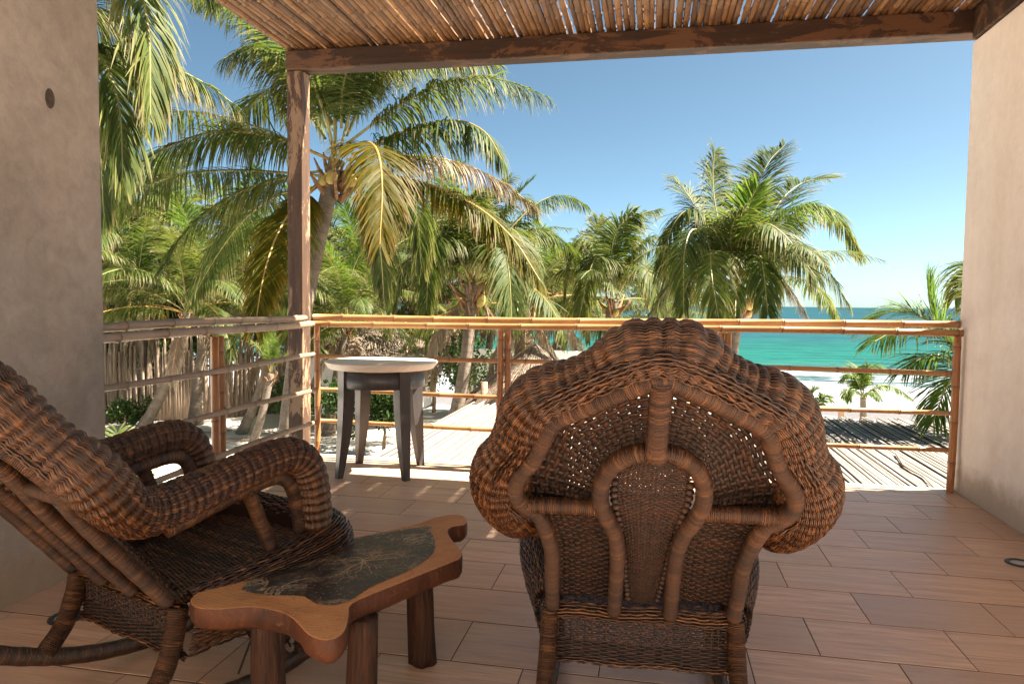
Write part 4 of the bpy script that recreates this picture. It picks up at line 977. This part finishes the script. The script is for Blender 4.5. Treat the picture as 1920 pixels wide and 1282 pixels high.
def palm(base, crown, label, scale=1.0, mix_=MIX, r0=0.26, r1=0.12, bow=0.15, seed=0, heroes=(), nuts=3, stubs=9, fs=1.0, group=None, cat='palm tree', name='palm_tree', rot0=None):
    """base, crown: points; heroes: list of (pts, kwargs) fronds surveyed from the photo"""
    rs = random.Random(seed); crown = Vector(crown); base = Vector(base)
    e = empty(name, crown); tag(e, label, cat, group)
    if (crown-base).length > 0.15: trunk(e, base, crown, r0*scale, r1*scale, bow, seed)
    g = rs.uniform(0, 6.28) if rot0 is None else rot0
    for kind, cnt in mix_:
        for i in range(cnt):
            g += 2.39996; ms = stock(kind); o = link('frond', ms[rs.randrange(3)], e)
            s = scale*fs*rs.uniform(0.86, 1.1); o.scale = (s, s*rs.choice((-1, 1)), s); o.rotation_euler = (rs.uniform(-.12, .12), rs.uniform(-.12, .12), g+rs.uniform(-.25, .25))
            o.location = (0, 0, {'up': .1, 'high': .05, 'mid': 0, 'low': -.05, 'drop': -.1, 'dead': -.2}[kind]*scale)
    for i in range(stubs):
        o = link('leaf_base', stub, e); s = scale*rs.uniform(0.7, 1.2); o.scale = (s, s, s); o.rotation_euler = (0, rs.uniform(-.2, .5), i*2.4+rs.uniform(-.3, .3)); o.location = (0, 0, (-.25-.03*i)*scale)
    for i in range(nuts):
        o = link('coconut', nutm, e); an = rs.uniform(0, 6.28); o.location = (math.cos(an)*.22*scale, math.sin(an)*.22*scale, (-.22-rs.uniform(0, .2))*scale); s = scale*rs.uniform(.9, 1.2); o.scale = (s, s, s)
        o.rotation_euler = (rs.uniform(-.4, .4), rs.uniform(-.4, .4), 0)
    for pts, kw in heroes:
        o = link('frond', frond_mesh('frond', [Vector(p)-crown for p in pts], **kw), e)
    return e
_hs = [0]
def hero(d0, b, m_, t_, dm=0.0, dt=0.0, **kw):
    _hs[0] += 1; kw.setdefault('seed', 900+_hs[0])
    B_, Mm, T_ = at(*b, d0), at(*m_, d0+dm), at(*t_, d0+dt)
    q1 = (np.array(B_)+np.array(Mm))/2+(np.array(Mm)-(np.array(B_)+np.array(T_))/2)*0.22
    q2 = (np.array(T_)+np.array(Mm))/2+(np.array(Mm)-(np.array(B_)+np.array(T_))/2)*0.22
    return ([B_, Vector(q1), Mm, Vector(q2), T_], kw)
Y_ = dict(mat='palm_leaf_yellow', rmat='rachis_orange', tipdry=0.6)
# P1: the big palm left of centre
D = 11.0
h = [hero(D, (650, 270), (850, 152), (1027, 182), -.3, -.6, L=.72, droop=1.0, n=78),
     hero(D, (660, 290), (850, 226), (942, 300), -.6, -1.1, L=.80, droop=1.2, n=74, lift=.1, rmat='rachis_orange'),
     hero(D, (650, 300), (850, 303), (1003, 388), .5, .8, L=.60, droop=1.2, n=70, tipdry=.9, mat='palm_leaf_dead'),
     hero(D, (690, 320), (890, 385), (1012, 525), -.8, -1.3, L=.74, droop=1.0, n=80, **Y_),
     hero(D, (640, 295), (705, 278), (712, 458), -1.3, -2.0, L=.75, droop=.55, n=70, lift=0, **Y_),
     hero(D, (620, 300), (400, 248), (190, 365), -.5, -1.0, L=.85, droop=1.2, n=80, rmat='rachis_orange'),
     hero(D, (620, 300), (360, 210), (185, 262), .8, 1.3, L=.8, droop=1.2, n=76),
     hero(D, (605, 320), (420, 375), (300, 505), -.4, -.8, L=.85, droop=.9, n=74),
     hero(D, (600, 330), (330, 330), (190, 420), .6, 1.0, L=.8, droop=1.0, n=70),
     hero(D, (600, 340), (520, 440), (478, 618), -1.2, -1.9, L=.62, droop=.6, n=74, lift=0, **Y_),
     hero(D, (600, 345), (545, 420), (545, 560), -.6, -1.1, L=.7, droop=.8, n=66),
     hero(D, (630, 240), (500, 60), (370, 0), .4, .6, L=.8, droop=.9, n=70),
     hero(D, (610, 240), (520, 100), (420, 110), -.6, -1.0, L=.8, droop=1.1, n=70),
     hero(D, (620, 235), (590, 90), (640, 0), .2, .4, L=.8, droop=.8, n=66),
     hero(D, (650, 245), (700, 110), (880, 118), -.4, -.8, L=.75, droop=1.0, n=70),
     hero(D, (650, 255), (760, 100), (935, 122), .6, 1.1, L=.72, droop=1.2, n=70, tipdry=.8),
     hero(D, (640, 240), (660, 110), (760, 40), -.8, -1.2, L=.75, droop=.9, n=66),
     hero(D, (650, 330), (760, 350), (790, 500), .8, 1.4, L=.75, droop=1.1, n=66),
     hero(D, (645, 340), (700, 400), (720, 560), .6, 1.1, L=.6, droop=.9, n=60),
     hero(D, (600, 350), (470, 400), (360, 560), .9, 1.6, L=.8, droop=1.0, n=70),
     hero(D, (610, 260), (520, 170), (430, 250), .8, 1.4, L=.8, droop=1.2, n=70)]
palm(at(528, 1020, D), at(632, 300, D), 'tallest coconut palm with long arching fronds just left of centre behind the timber post', 1.0, [('up', 3), ('high', 1)], bow=0.2, seed=3, heroes=h, nuts=4, stubs=14, r0=.3)
# P0: close palm whose crown is behind the left wall
D = 7.5
h = [hero(D, (60, -60), (240, -60), (282, 215), -.3, -.5, L=.75, droop=1.1, n=72, tipdry=.8), hero(D, (60, 60), (300, 118), (438, 195), .3, .5, L=.62, droop=1.1, n=74, tipdry=.9),
     hero(D, (60, -40), (250, -140), (400, -10), .8, 1.2, L=.8, droop=1.2, n=70), hero(D, (40, 60), (190, 110), (230, 330), -.3, -.4, L=.7, droop=1.1, n=70),
     hero(D, (40, 40), (170, 20), (260, 130), .9, 1.2, L=.8, droop=1.1, n=70), hero(D, (60, -90), (200, -130), (330, -90), -.5, -.6, L=.8, droop=1.2, n=70), hero(D, (40, 90), (160, 160), (195, 400), .6, .8, L=.7, droop=1.0, n=66)]
palm(at(20, 1300, D+.2), at(50, 40, D), 'coconut palm with fronds hanging in beside the grey wall at the upper left', 1.0, [('up', 1)], seed=5, heroes=h, stubs=4, nuts=0)
# P5: the full palm right of centre in front of the sea
D = 13.0
C5 = (1388, 545)
h = [hero(D, (1384, 520), (1342, 390), (1340, 285), .2, .3, L=.72, droop=.75, n=72, lift=.3), hero(D, (1392, 520), (1420, 350), (1472, 272), .6, 1.0, L=.75, droop=.35, n=72, lift=.4),
     hero(D, (1395, 520), (1470, 370), (1552, 335), .9, 1.3, L=.85, droop=.25, n=70, lift=.3), hero(D, (1395, 525), (1480, 400), (1560, 395), -.6, -.9, L=.8, droop=.8, n=72, mat='palm_leaf_fresh'),
     hero(D, (1400, 530), (1520, 385), (1616, 482), .2, .4, L=.62, droop=.9, n=74, lift=.1), hero(D, (1400, 540), (1490, 455), (1590, 570), -.6, -.9, L=.66, droop=1.1, n=74),
     hero(D, (1400, 550), (1440, 505), (1512, 590), -.2, -.3, L=.5, droop=1.0, n=60, mat='palm_leaf_dead'), hero(D, (1378, 530), (1295, 395), (1236, 505), -.3, -.6, L=.72, droop=1.1, n=74),
     hero(D, (1380, 540), (1300, 430), (1282, 585), -.9, -1.5, L=.7, droop=.9, n=70), hero(D, (1378, 550), (1300, 500), (1222, 585), .6, 1.0, L=.55, droop=1.1, n=62),
     hero(D, (1385, 530), (1395, 420), (1420, 350), -.8, -1.3, L=.6, droop=.2, n=60, mat='palm_leaf_fresh', lift=.5), hero(D, (1385, 522), (1310, 395), (1265, 335), .5, .8, L=.7, droop=.5, n=66),
     hero(D, (1392, 540), (1430, 420), (1530, 520), -1.2, -1.9, L=.75, droop=1.1, n=76), hero(D, (1388, 548), (1335, 470), (1350, 610), -1.2, -2.0, L=.7, droop=.9, n=70),
     hero(D, (1392, 548), (1420, 470), (1440, 590), -1.1, -1.8, L=.7, droop=1.0, n=66), hero(D, (1384, 540), (1370, 440), (1400, 390), -1.0, -1.6, L=.7, droop=.9, n=66), hero(D, (1384, 540), (1270, 470), (1255, 540), .9, 1.6, L=.7, droop=1.0, n=66)]
palm(at(1362, 965, D), at(*C5, D), 'full green coconut palm right of centre in front of the turquoise sea', .95, [('mid', 4), ('low', 3), ('dead', 1)], seed=11, fs=.66, heroes=h, nuts=4, stubs=10, bow=.12)
# P2 in the middle
D = 14.5
h = [hero(D, (885, 520), (840, 400), (800, 340), .5, .8, L=.72, droop=.9), hero(D, (885, 515), (905, 400), (955, 335), .3, .5, L=.72, droop=.5), hero(D, (890, 520), (960, 380), (1002, 400), 0, .2, L=.7, droop=.8),
     hero(D, (885, 525), (800, 410), (730, 450), -.4, -.8, L=.8, droop=1.0), hero(D, (880, 530), (780, 480), (735, 580), -.6, -1, L=.75, droop=1.0), hero(D, (890, 530), (960, 430), (1010, 570), -.8, -1.2, L=.75, droop=1.0),
     hero(D, (885, 520), (880, 400), (830, 350), -.6, -1.0, L=.8, droop=1.0), hero(D, (885, 530), (820, 440), (800, 580), -1, -1.7, L=.8, droop=1.0), hero(D, (890, 530), (940, 460), (960, 610), -1.1, -1.8, L=.8, droop=1.0),
     hero(D, (888, 525), (1010, 380), (1098, 385), .8, 1.3, L=.7, droop=.9), hero(D, (888, 528), (1000, 430), (1095, 500), .6, 1.0, L=.75, droop=1.0), hero(D, (885, 520), (870, 420), (900, 360), -.8, -1.3, L=.7, droop=.8)]
pb = at(812, 765, D); palm((pb.x, pb.y, GZ), at(885, 530, D), 'leaning coconut palm with an orange crown in the middle beyond the side table', .95, [('low', 2), ('dead', 2)], seed=17, fs=.8, heroes=h, stubs=16, nuts=5, bow=-.2)
D = 16.0
h = [hero(D, (1150, 550), (1128, 470), (1122, 412), .2, .3, L=.7, droop=.5), hero(D, (1152, 550), (1175, 430), (1235, 392), .4, .7, L=.72, droop=.8), hero(D, (1155, 555), (1210, 450), (1262, 470), -.2, -.4, L=.7, droop=1.0),
     hero(D, (1148, 555), (1090, 450), (1060, 560), 0, 0, L=.7, droop=1.0), hero(D, (1150, 555), (1120, 480), (1085, 600), -.9, -1.4, L=.7, droop=1.0), hero(D, (1155, 560), (1205, 500), (1240, 600), -.8, -1.2, L=.7, droop=1.0),
     hero(D, (1150, 550), (1150, 450), (1190, 400), -.7, -1.0, L=.75, droop=.8)]
pb = at(1130, 800, D); palm((pb.x, pb.y, GZ), at(1151, 562, D), 'slim green coconut palm between the leaning palm and the full palm at the railing', .9, [('mid', 2), ('low', 2), ('dead', 1)], seed=23, fs=.7, heroes=h, stubs=8, nuts=2)
# P3 spiky brown crown
D = 18.0
pb = at(975, 775, D); palm((pb.x, pb.y, GZ), at(985, 570, D), 'thin coconut palm with spiky brown leaf bases right of the double railing post', .95, [('high', 4), ('mid', 6), ('low', 5), ('dead', 4)], seed=29, stubs=20, nuts=2, r1=.10)
# small palms on the beach
D = 21.0
h = [hero(D, (1617, 742), (1600, 705), (1578, 712), 0, 0, L=.42, w=.030, droop=.7, n=44, rr=.02, mat='palm_leaf_fresh'), hero(D, (1617, 742), (1606, 695), (1612, 688), .3, .5, L=.45, w=.030, droop=.4, n=44, rr=.02, mat='palm_leaf_fresh'), hero(D, (1618, 742), (1628, 690), (1660, 694), 0, 0, L=.5, w=.030, droop=.6, n=47, rr=.02, mat='palm_leaf_fresh'),
     hero(D, (1620, 745), (1660, 722), (1710, 748), 0, 0, L=.36, w=.030, droop=.9, n=51, rr=.02, mat='palm_leaf_fresh'), hero(D, (1617, 742), (1590, 730), (1592, 750), -.3, -.6, L=.35, w=.030, droop=.8, n=40, rr=.02, mat='palm_leaf_fresh'), hero(D, (1618, 745), (1634, 735), (1650, 748), -.3, -.6, L=.3, w=.030, droop=.8, n=37, rr=.02, mat='palm_leaf_fresh')]
pb = at(1619, 815, D); palm((pb.x, pb.y, GZ), at(1618, 745, D), 'small young palm standing alone on the white beach above the cane roof', .45, [], seed=31, heroes=h, stubs=4, nuts=0, r0=.22, r1=.17, bow=0)
D = 17.0
h = [hero(D, (1522, 775), (1508, 748), (1496, 752), 0, 0, L=.36, w=.030, droop=.5, n=37, rr=.02, mat='palm_leaf_fresh'), hero(D, (1524, 775), (1522, 742), (1532, 730), 0, 0, L=.4, w=.030, droop=.3, n=40, rr=.02, mat='palm_leaf_fresh'), hero(D, (1525, 775), (1542, 745), (1556, 748), 0, 0, L=.4, w=.030, droop=.5, n=40, rr=.02, mat='palm_leaf_fresh'), hero(D, (1523, 775), (1510, 760), (1486, 775), .2, .3, L=.36, w=.030, droop=.5, n=37, rr=.02, mat='palm_leaf_fresh')]
pb = at(1524, 850, D); palm((pb.x, pb.y, GZ), at(1524, 778, D), 'low palm tuft on the beach just right of the big wicker chair back', .35, [], seed=33, heroes=h, stubs=2, nuts=0, r0=.2, r1=.16, bow=0)
# P6 close palm behind the right wall
D = 8.8
h = [hero(D, (1850, 720), (1765, 625), (1738, 528), .2, .3, L=0.74, w=.030, droop=.25, n=44, lift=.3, mat='palm_leaf_fresh', tipdry=.2), hero(D, (1850, 730), (1720, 590), (1618, 615), .5, .8, L=0.72, w=.030, droop=.35, n=50, mat='palm_leaf_fresh', tipdry=.3, lift=.3),
     hero(D, (1850, 740), (1765, 610), (1640, 640), -.4, -.7, L=0.66, w=.030, droop=.55, n=36, mat='palm_leaf_fresh'), hero(D, (1855, 760), (1775, 670), (1700, 690), -.2, -.3, L=0.66, w=.030, droop=.6, n=34, mat='palm_leaf_fresh', lift=.2),
     hero(D, (1855, 770), (1800, 700), (1750, 790), -.3, -.5, L=0.60, w=.030, droop=.6, n=32, mat='palm_leaf_fresh'), hero(D, (1880, 640), (1830, 490), (1790, 560), .8, 1.0, L=0.60, w=.030, droop=1.0, n=48, tipdry=.7)]
pb = at(1900, 1250, D); palm((pb.x, pb.y, GZ), at(1862, 745, D), 'bright green palm reaching in from behind the cream wall on the right', .8, [], seed=37, heroes=h, stubs=2, nuts=0, bow=0)
# palms inside the garden on the left
def gpalm(bx, by, cxp, cyp, label, scale, seed, mix_=MIX, **kw):
    b_ = onz(bx, by, GZ); d = float(np.dot(np.array(b_)-np.array([0, 0, EYE]), FW)); c_ = at(cxp, cyp, d)
    return palm(b_, c_, label, scale, mix_, seed=seed, **kw)
gpalm(366, 800, 396, 575, 'upright palm with sunlit orange leaf bases left of the double railing post', .95, 41, [('up', 3), ('high', 6), ('mid', 3)], stubs=26, nuts=5, bow=.1, r0=.24, r1=.14)
gpalm(262, 812, 352, 585, 'slanting palm trunk leaning right in front of the stick fence at far left', .9, 43, [('high', 3), ('mid', 5), ('low', 4), ('dead', 4)], bow=-.2, r0=.20, r1=.13, nuts=2)
gpalm(452, 815, 512, 640, 'short leaning palm before the fence left of the timber post', .62, 47, [('up', 2), ('high', 4), ('mid', 5), ('low', 2), ('dead', 3)], bow=-.1, r0=.24, r1=.16)
gpalm(470, 842, 508, 700, 'stubby palm with orange cut leaf bases nearest the timber post', .4, 53, [('up', 3), ('high', 2)], stubs=18, bow=-.05, r0=.26, r1=.2, nuts=0)
h_ = [hero(8.2, (228, 940), (255, 905), (330, 955), 0, .2, L=.34, w=.03, droop=.6, n=34, rr=.012), hero(8.2, (228, 945), (245, 918), (300, 985), -.3, -.4, L=.34, w=.03, droop=.6, n=34, rr=.012), hero(8.2, (228, 940), (222, 825), (216, 818), .2, .2, L=.34, w=.03, droop=.4, n=30, rr=.012), hero(8.2, (228, 940), (250, 850), (262, 835), .3, .5, L=.34, w=.03, droop=.5, n=30, rr=.012)]
palm(at(226, 1012, 8.2), at(228, 945, 8.2), 'small palm seedling in the sand behind the left armchair', .3, [], seed=59, heroes=h_, stubs=0, nuts=0, r0=.1, r1=.06)
gpalm(868, 790, 850, 600, 'straight palm trunk rising behind the leaning palm beside the side table', .85, 61, [('mid', 5), ('low', 4), ('dead', 4)], bow=.05, nuts=2)
# background palms, each its own
BGP = [(215, 470, 24, 'dense palm crown beside the grey wall at mid height on the left', 1.1), (300, 455, 28, 'palm behind the fence above the slanting trunk', 1.15), (460, 500, 26, 'palm behind the fence left of the timber post', 1.1), (255, 560, 22, 'low palm crown over the dark thatched hut at far left', .9),
       (690, 560, 24, 'palm crown low between the tall palm trunk and the middle palm', .95), (735, 500, 30, 'distant palm between the tall palm and the middle palm', 1.2), (790, 590, 26, 'low drooping palm behind the round side table', .9), (650, 610, 20, 'pale drooping palm right beside the timber post above the railing', .75),
       (1055, 590, 27, 'far low palm against the sea left of the slim green palm', 1.1), (925, 515, 26, 'palm crown behind the middle palm against the blue sky', 1.0), (1040, 550, 24, 'palm right of the middle palm with fronds against the sky', .85), (545, 560, 30, 'distant palm seen just left of the timber post', 1.2), (820, 500, 32, 'tall distant palm in the thick of the grove', 1.4), (1225, 600, 24, 'pale low palm behind the railing left of the full palm', .8), (600, 520, 34, 'farthest palm behind the tall palm trunk', 1.4)]
for i, (px, py, d, lab, sc) in enumerate(BGP):
    c_ = at(px, py, d); palm((c_.x+random.uniform(-.8, .8), c_.y, GZ-.1), c_, lab, sc, [('up', 2), ('high', 5), ('mid', 6), ('low', 5), ('drop', 1), ('dead', 3)], seed=100+i, stubs=6, nuts=0, group='background palms of the grove', bow=random.uniform(-.3, .3))

# ---- stick fence on the left
fA, fB = onz(150, 795, GZ), onz(720, 762, GZ)
fence = empty('stick_fence', fA); tag(fence, 'grey brown fence of upright sticks behind the palms in the garden', 'fence')
Lf = (fB-fA).length; dv = (fB-fA)/Lf
stm = []
for s in range(7):
    hgt = 2.3+0.12*s*((-1)**s)/2; stm.append(tube_mesh('stick', [(0, 0, -0.1), (0.02*((-1)**s), 0.01, hgt*0.5), (0.0, 0, hgt)], [0.050, 0.046, 0.034], 6, mat=MAT['stick']))
stp = 0.068 if Lf/0.068 < 290 else Lf/290; k = 0
while k*stp < Lf:
    o = link('stick', stm[(k*3) % 7], fence); o.location = dv*(k*stp)+Vector((0, random.uniform(-.03, .03), 0)); o.rotation_euler = (random.uniform(-.02, .02), random.uniform(-.03, .03), random.uniform(0, 6)); k += 1
for z in (0.5, 1.6): link('rail', tube_mesh('rail', [Vector((0, 0.06, z)), dv*Lf/2+Vector((0, 0.06, z+.02)), dv*Lf+Vector((0, 0.06, z))], 0.04, 6, mat=MAT['stick']), fence)
# ---- thatched huts
def thatch(name, loc, rx, ry, h, label, walls=None, wmat='stick'):
    e = empty(name, loc); tag(e, label, 'hut')
    rs = np.random.default_rng(int(abs(loc[0]*10))+3)
    # roof cone of straw layers: many hanging strips on a base cone
    k = 28; a = np.linspace(0, 2*np.pi, k, endpoint=False); V = []; 
    for t in np.linspace(0, 1, 7):
        for q in a: V.append((rx*(0.03+0.97*t)*math.cos(q), ry*(0.03+0.97*t)*math.sin(q), h*(1-t)-0.05*math.sin(t*9)))
    F = [[i*k+j, i*k+(j+1) % k, (i+1)*k+(j+1) % k, (i+1)*k+j] for i in range(6) for j in range(k)]
    ro = link('roof', mesh_np('roof', V, np.array(F), True, mat=MAT['thatch_mat']), e)
    n = 2600; t = rs.uniform(0.0, 1.0, n)**0.6; q = rs.uniform(0, 2*np.pi, n); l = 0.5
    P = np.zeros((n, 3, 3))
    for s_, dt in enumerate((0, 0.5, 1.0)):
        tt_ = t+dt*l/max(rx, h); P[:, s_, 0] = rx*tt_*np.cos(q+rs.normal(0, .01, n)); P[:, s_, 1] = ry*tt_*np.sin(q+rs.normal(0, .01, n)); P[:, s_, 2] = h*(1-tt_)+0.03+0.03*(s_ == 1)
    N3 = np.zeros_like(P)+np.array([0, 0, 1.0]); B3 = np.zeros_like(P); B3[..., 0] = -np.sin(q)[:, None]; B3[..., 1] = np.cos(q)[:, None]
    sm_ = strands_mesh('straw', P, N3, B3, 0.008, 0.022, 4, MAT['thatch_mat']); o = link('straw', sm_, ro); tag(o, kind='stuff')
    if walls:
        w = walls; link('wall', box_mesh('wall', -w[0], w[0], -w[1], w[1], -w[2], 0.15, MAT[wmat]), e)
    for sx in (-1, 1):
        for sy in (-1, 1): link('post', tube_mesh('post', [(sx*rx*.72, sy*ry*.72, -(loc[2]-GZ)), (sx*rx*.72, sy*ry*.72, h*.28)], 0.07, 8, mat=MAT['driftwood']), e)
    return e
p = at(255, 640, 27.5); thatch('thatched_hut', (p.x-1, p.y+1, p.z-.2), 2.3, 2.0, 1.0, 'dark thatched hut behind the fence beside the grey wall', (1.5, 1.4, 2.0), 'stick')
p = at(700, 655, 23); thatch('thatched_hut', (p.x, p.y, p.z), 2.2, 2.0, .9, 'thatched hut with a white wall left of the round side table', (1.5, 1.4, 1.9), 'white_paint')
p = at(1005, 735, 15); thatch('thatched_hut', (p.x, p.y, p.z), 1.25, 1.25, 1.0, 'pointed palm thatch umbrella roof just left of the big wicker chair back')
p = at(975, 700, 24); w = link('garden_wall', box_mesh('garden_wall', -2.0, 2.4, -.15, .15, -1.6, 1.2, MAT['white_paint'], .01)); w.location = (p.x, p.y, p.z-.4); tag(w, 'low white garden wall behind the thatch umbrella', 'wall')
# ---- shrubs: leafy clumps
lv = []
def shrub(px, py, d, rx, rz, label, n=1500, seed=0, ls=0.10, name='shrub', mat='shrub_leaf', ground=True, group=None):
    rs = np.random.default_rng(seed); c = at(px, py, d)
    e = empty(name, (c.x, c.y, GZ if ground else c.z-rz)); tag(e, label, 'shrub', group)
    zc = (c.z-e.location.z)
    nb = 14; cc = rs.normal(0, 0.42, (nb, 3))*np.array([rx, rx*.8, rz]); rad = rs.uniform(.35, .6, nb)*min(rx, rz)
    w = rs.integers(0, nb, n); dr = nrm(rs.normal(0, 1, (n, 3))); P = cc[w]+dr*(rad[w]*rs.uniform(.55, 1.05, n)**.5)[:, None]+np.array([0, 0, zc])
    P = P[P[:, 2] > 0.02]; n = len(P); dr = dr[:n]
    T = nrm(rs.normal(0, 1, (n, 3))+np.array([0, 0, .3])); W = nrm(np.cross(T, rs.normal(0, 1, (n, 3)))); s = ls*rs.uniform(.6, 1.3, n)[:, None]
    V = np.stack([P, P+T*s*.5+W*s*.32, P+T*s*1.1, P+T*s*.5-W*s*.32], 1).reshape(-1, 3); F = np.arange(4*n).reshape(-1, 4)
    o = link('foliage', mesh_np('foliage', V, F, False, attr=np.repeat(np.clip(rs.normal(.45, .25, n), 0, .98), 4), mat=MAT[mat]), e)
    st_ = link('stems', tube_mesh('stems', [(0, 0, -.05), (.05, 0, zc*.5), (0, .05, zc)], [.06, .04, .02], 6, mat=MAT['driftwood']), e)
    return e
shrub(650, 745, 18, .9, .6, 'leafy green shrub behind the left legs of the round side table', 2200, 1)
shrub(718, 765, 17, .8, .6, 'bright green shrub seen between the legs of the round side table', 2600, 2)
shrub(880, 690, 22, 1.4, 1.0, 'dark green bush behind the two crossing palm trunks', 2600, 3)
shrub(925, 745, 18, .7, .45, 'low bush at the far corner of the cane roof', 1200, 4)
shrub(560, 740, 20, .9, .6, 'green bush at the foot of the fence near the timber post', 1800, 5)
shrub(232, 778, 20, .9, .4, 'low plants at the fence foot beside the grey wall', 1200, 6)
shrub(720, 620, 27, 1.6, 1.4, 'dark broad bush in the shade behind the thatched hut', 2600, 7, .14)
TREEL = ['dark green tree against the grey wall behind the fence at far left', 'dark green tree behind the slanting trunk above the fence', 'dark green tree right behind the upright palm with orange leaf bases', 'dark green tree behind the fence halfway to the timber post', 'dark green tree directly left of the timber post behind the fence', 'low dark tree beside the thatched hut next to the grey wall', 'low dark tree under the slanting palm crown behind the fence', 'dark green tree just right of the timber post behind the palms', 'dark green tree above the round side table deep in the grove', 'tallest dark tree behind the tall palm trunk']
for i, (px, py, d, rx, rz) in enumerate([(215, 560, 27, 2.6, 2.0), (300, 545, 29, 2.6, 2.2), (385, 540, 30, 2.6, 2.2), (470, 560, 31, 2.6, 2.2), (560, 600, 31, 2.4, 1.8), (240, 610, 26, 2.2, 1.6), (350, 610, 28, 2.2, 1.6), (660, 610, 34, 2.5, 1.6), (800, 620, 34, 2.5, 1.6), (600, 560, 38, 3.0, 2.4)]):
    shrub(px, py, d, rx, rz, TREEL[i], 4200, 40+i, .22, name='broadleaf_tree', group='dense trees behind the palm grove')
# ---- fallen fronds on the sand
for px, py, rz, lab in ((420, 835, 0.4, 'dry brown frond lying on the sand below the left railing'), (640, 830, 2.2, 'dry frond lying on the bright sand left of the cane roof'), (330, 830, 1.3, 'dry frond on the shaded sand near the slanting trunk')):
    p = onz(px, py, GZ); o = link('fallen_frond', frond_mesh('fallen_frond', [(0, 0, 0), (.5, .03, .08), (1.1, .02, .06), (1.6, -.1, .03)], L=.3, w=.02, n=26, droop=.05, lift=0.02, seed=int(px), mat='palm_leaf_dead', rmat='leaf_base_bark', rr=.015))
    o.location = (p.x, p.y, GZ+.06); o.rotation_euler = (0, 0, rz); tag(o, lab, 'fallen frond')
# ---- small things on the beach side
p = at(1545, 765, 16); fr2 = empty('beach_bench', (p.x, p.y, p.z)); tag(fr2, 'small wooden frame with a sloping top just beyond the cane roof', 'frame')
link('top', box_mesh('top', -.9, .42, -.1, .1, -.02, .03, MAT['driftwood']), fr2, rot=(0, R(5), 0))
for x_ in (-.8, .36): link('leg', box_mesh('leg', x_-.05, x_+.05, -.05, .05, GZ-p.z, -.05, MAT['driftwood']), fr2)
p = onz(520, 830, GZ); tag(link('fallen_branch', tube_mesh('fallen_branch', [(p.x-1.5, p.y, GZ+.04), (p.x-.4, p.y+.1, GZ+.06), (p.x+.9, p.y-.1, GZ+.05)], [.02, .03, .012], 6, mat=MAT['driftwood'])), 'thin fallen branch lying on the sand near the timber post', 'branch')
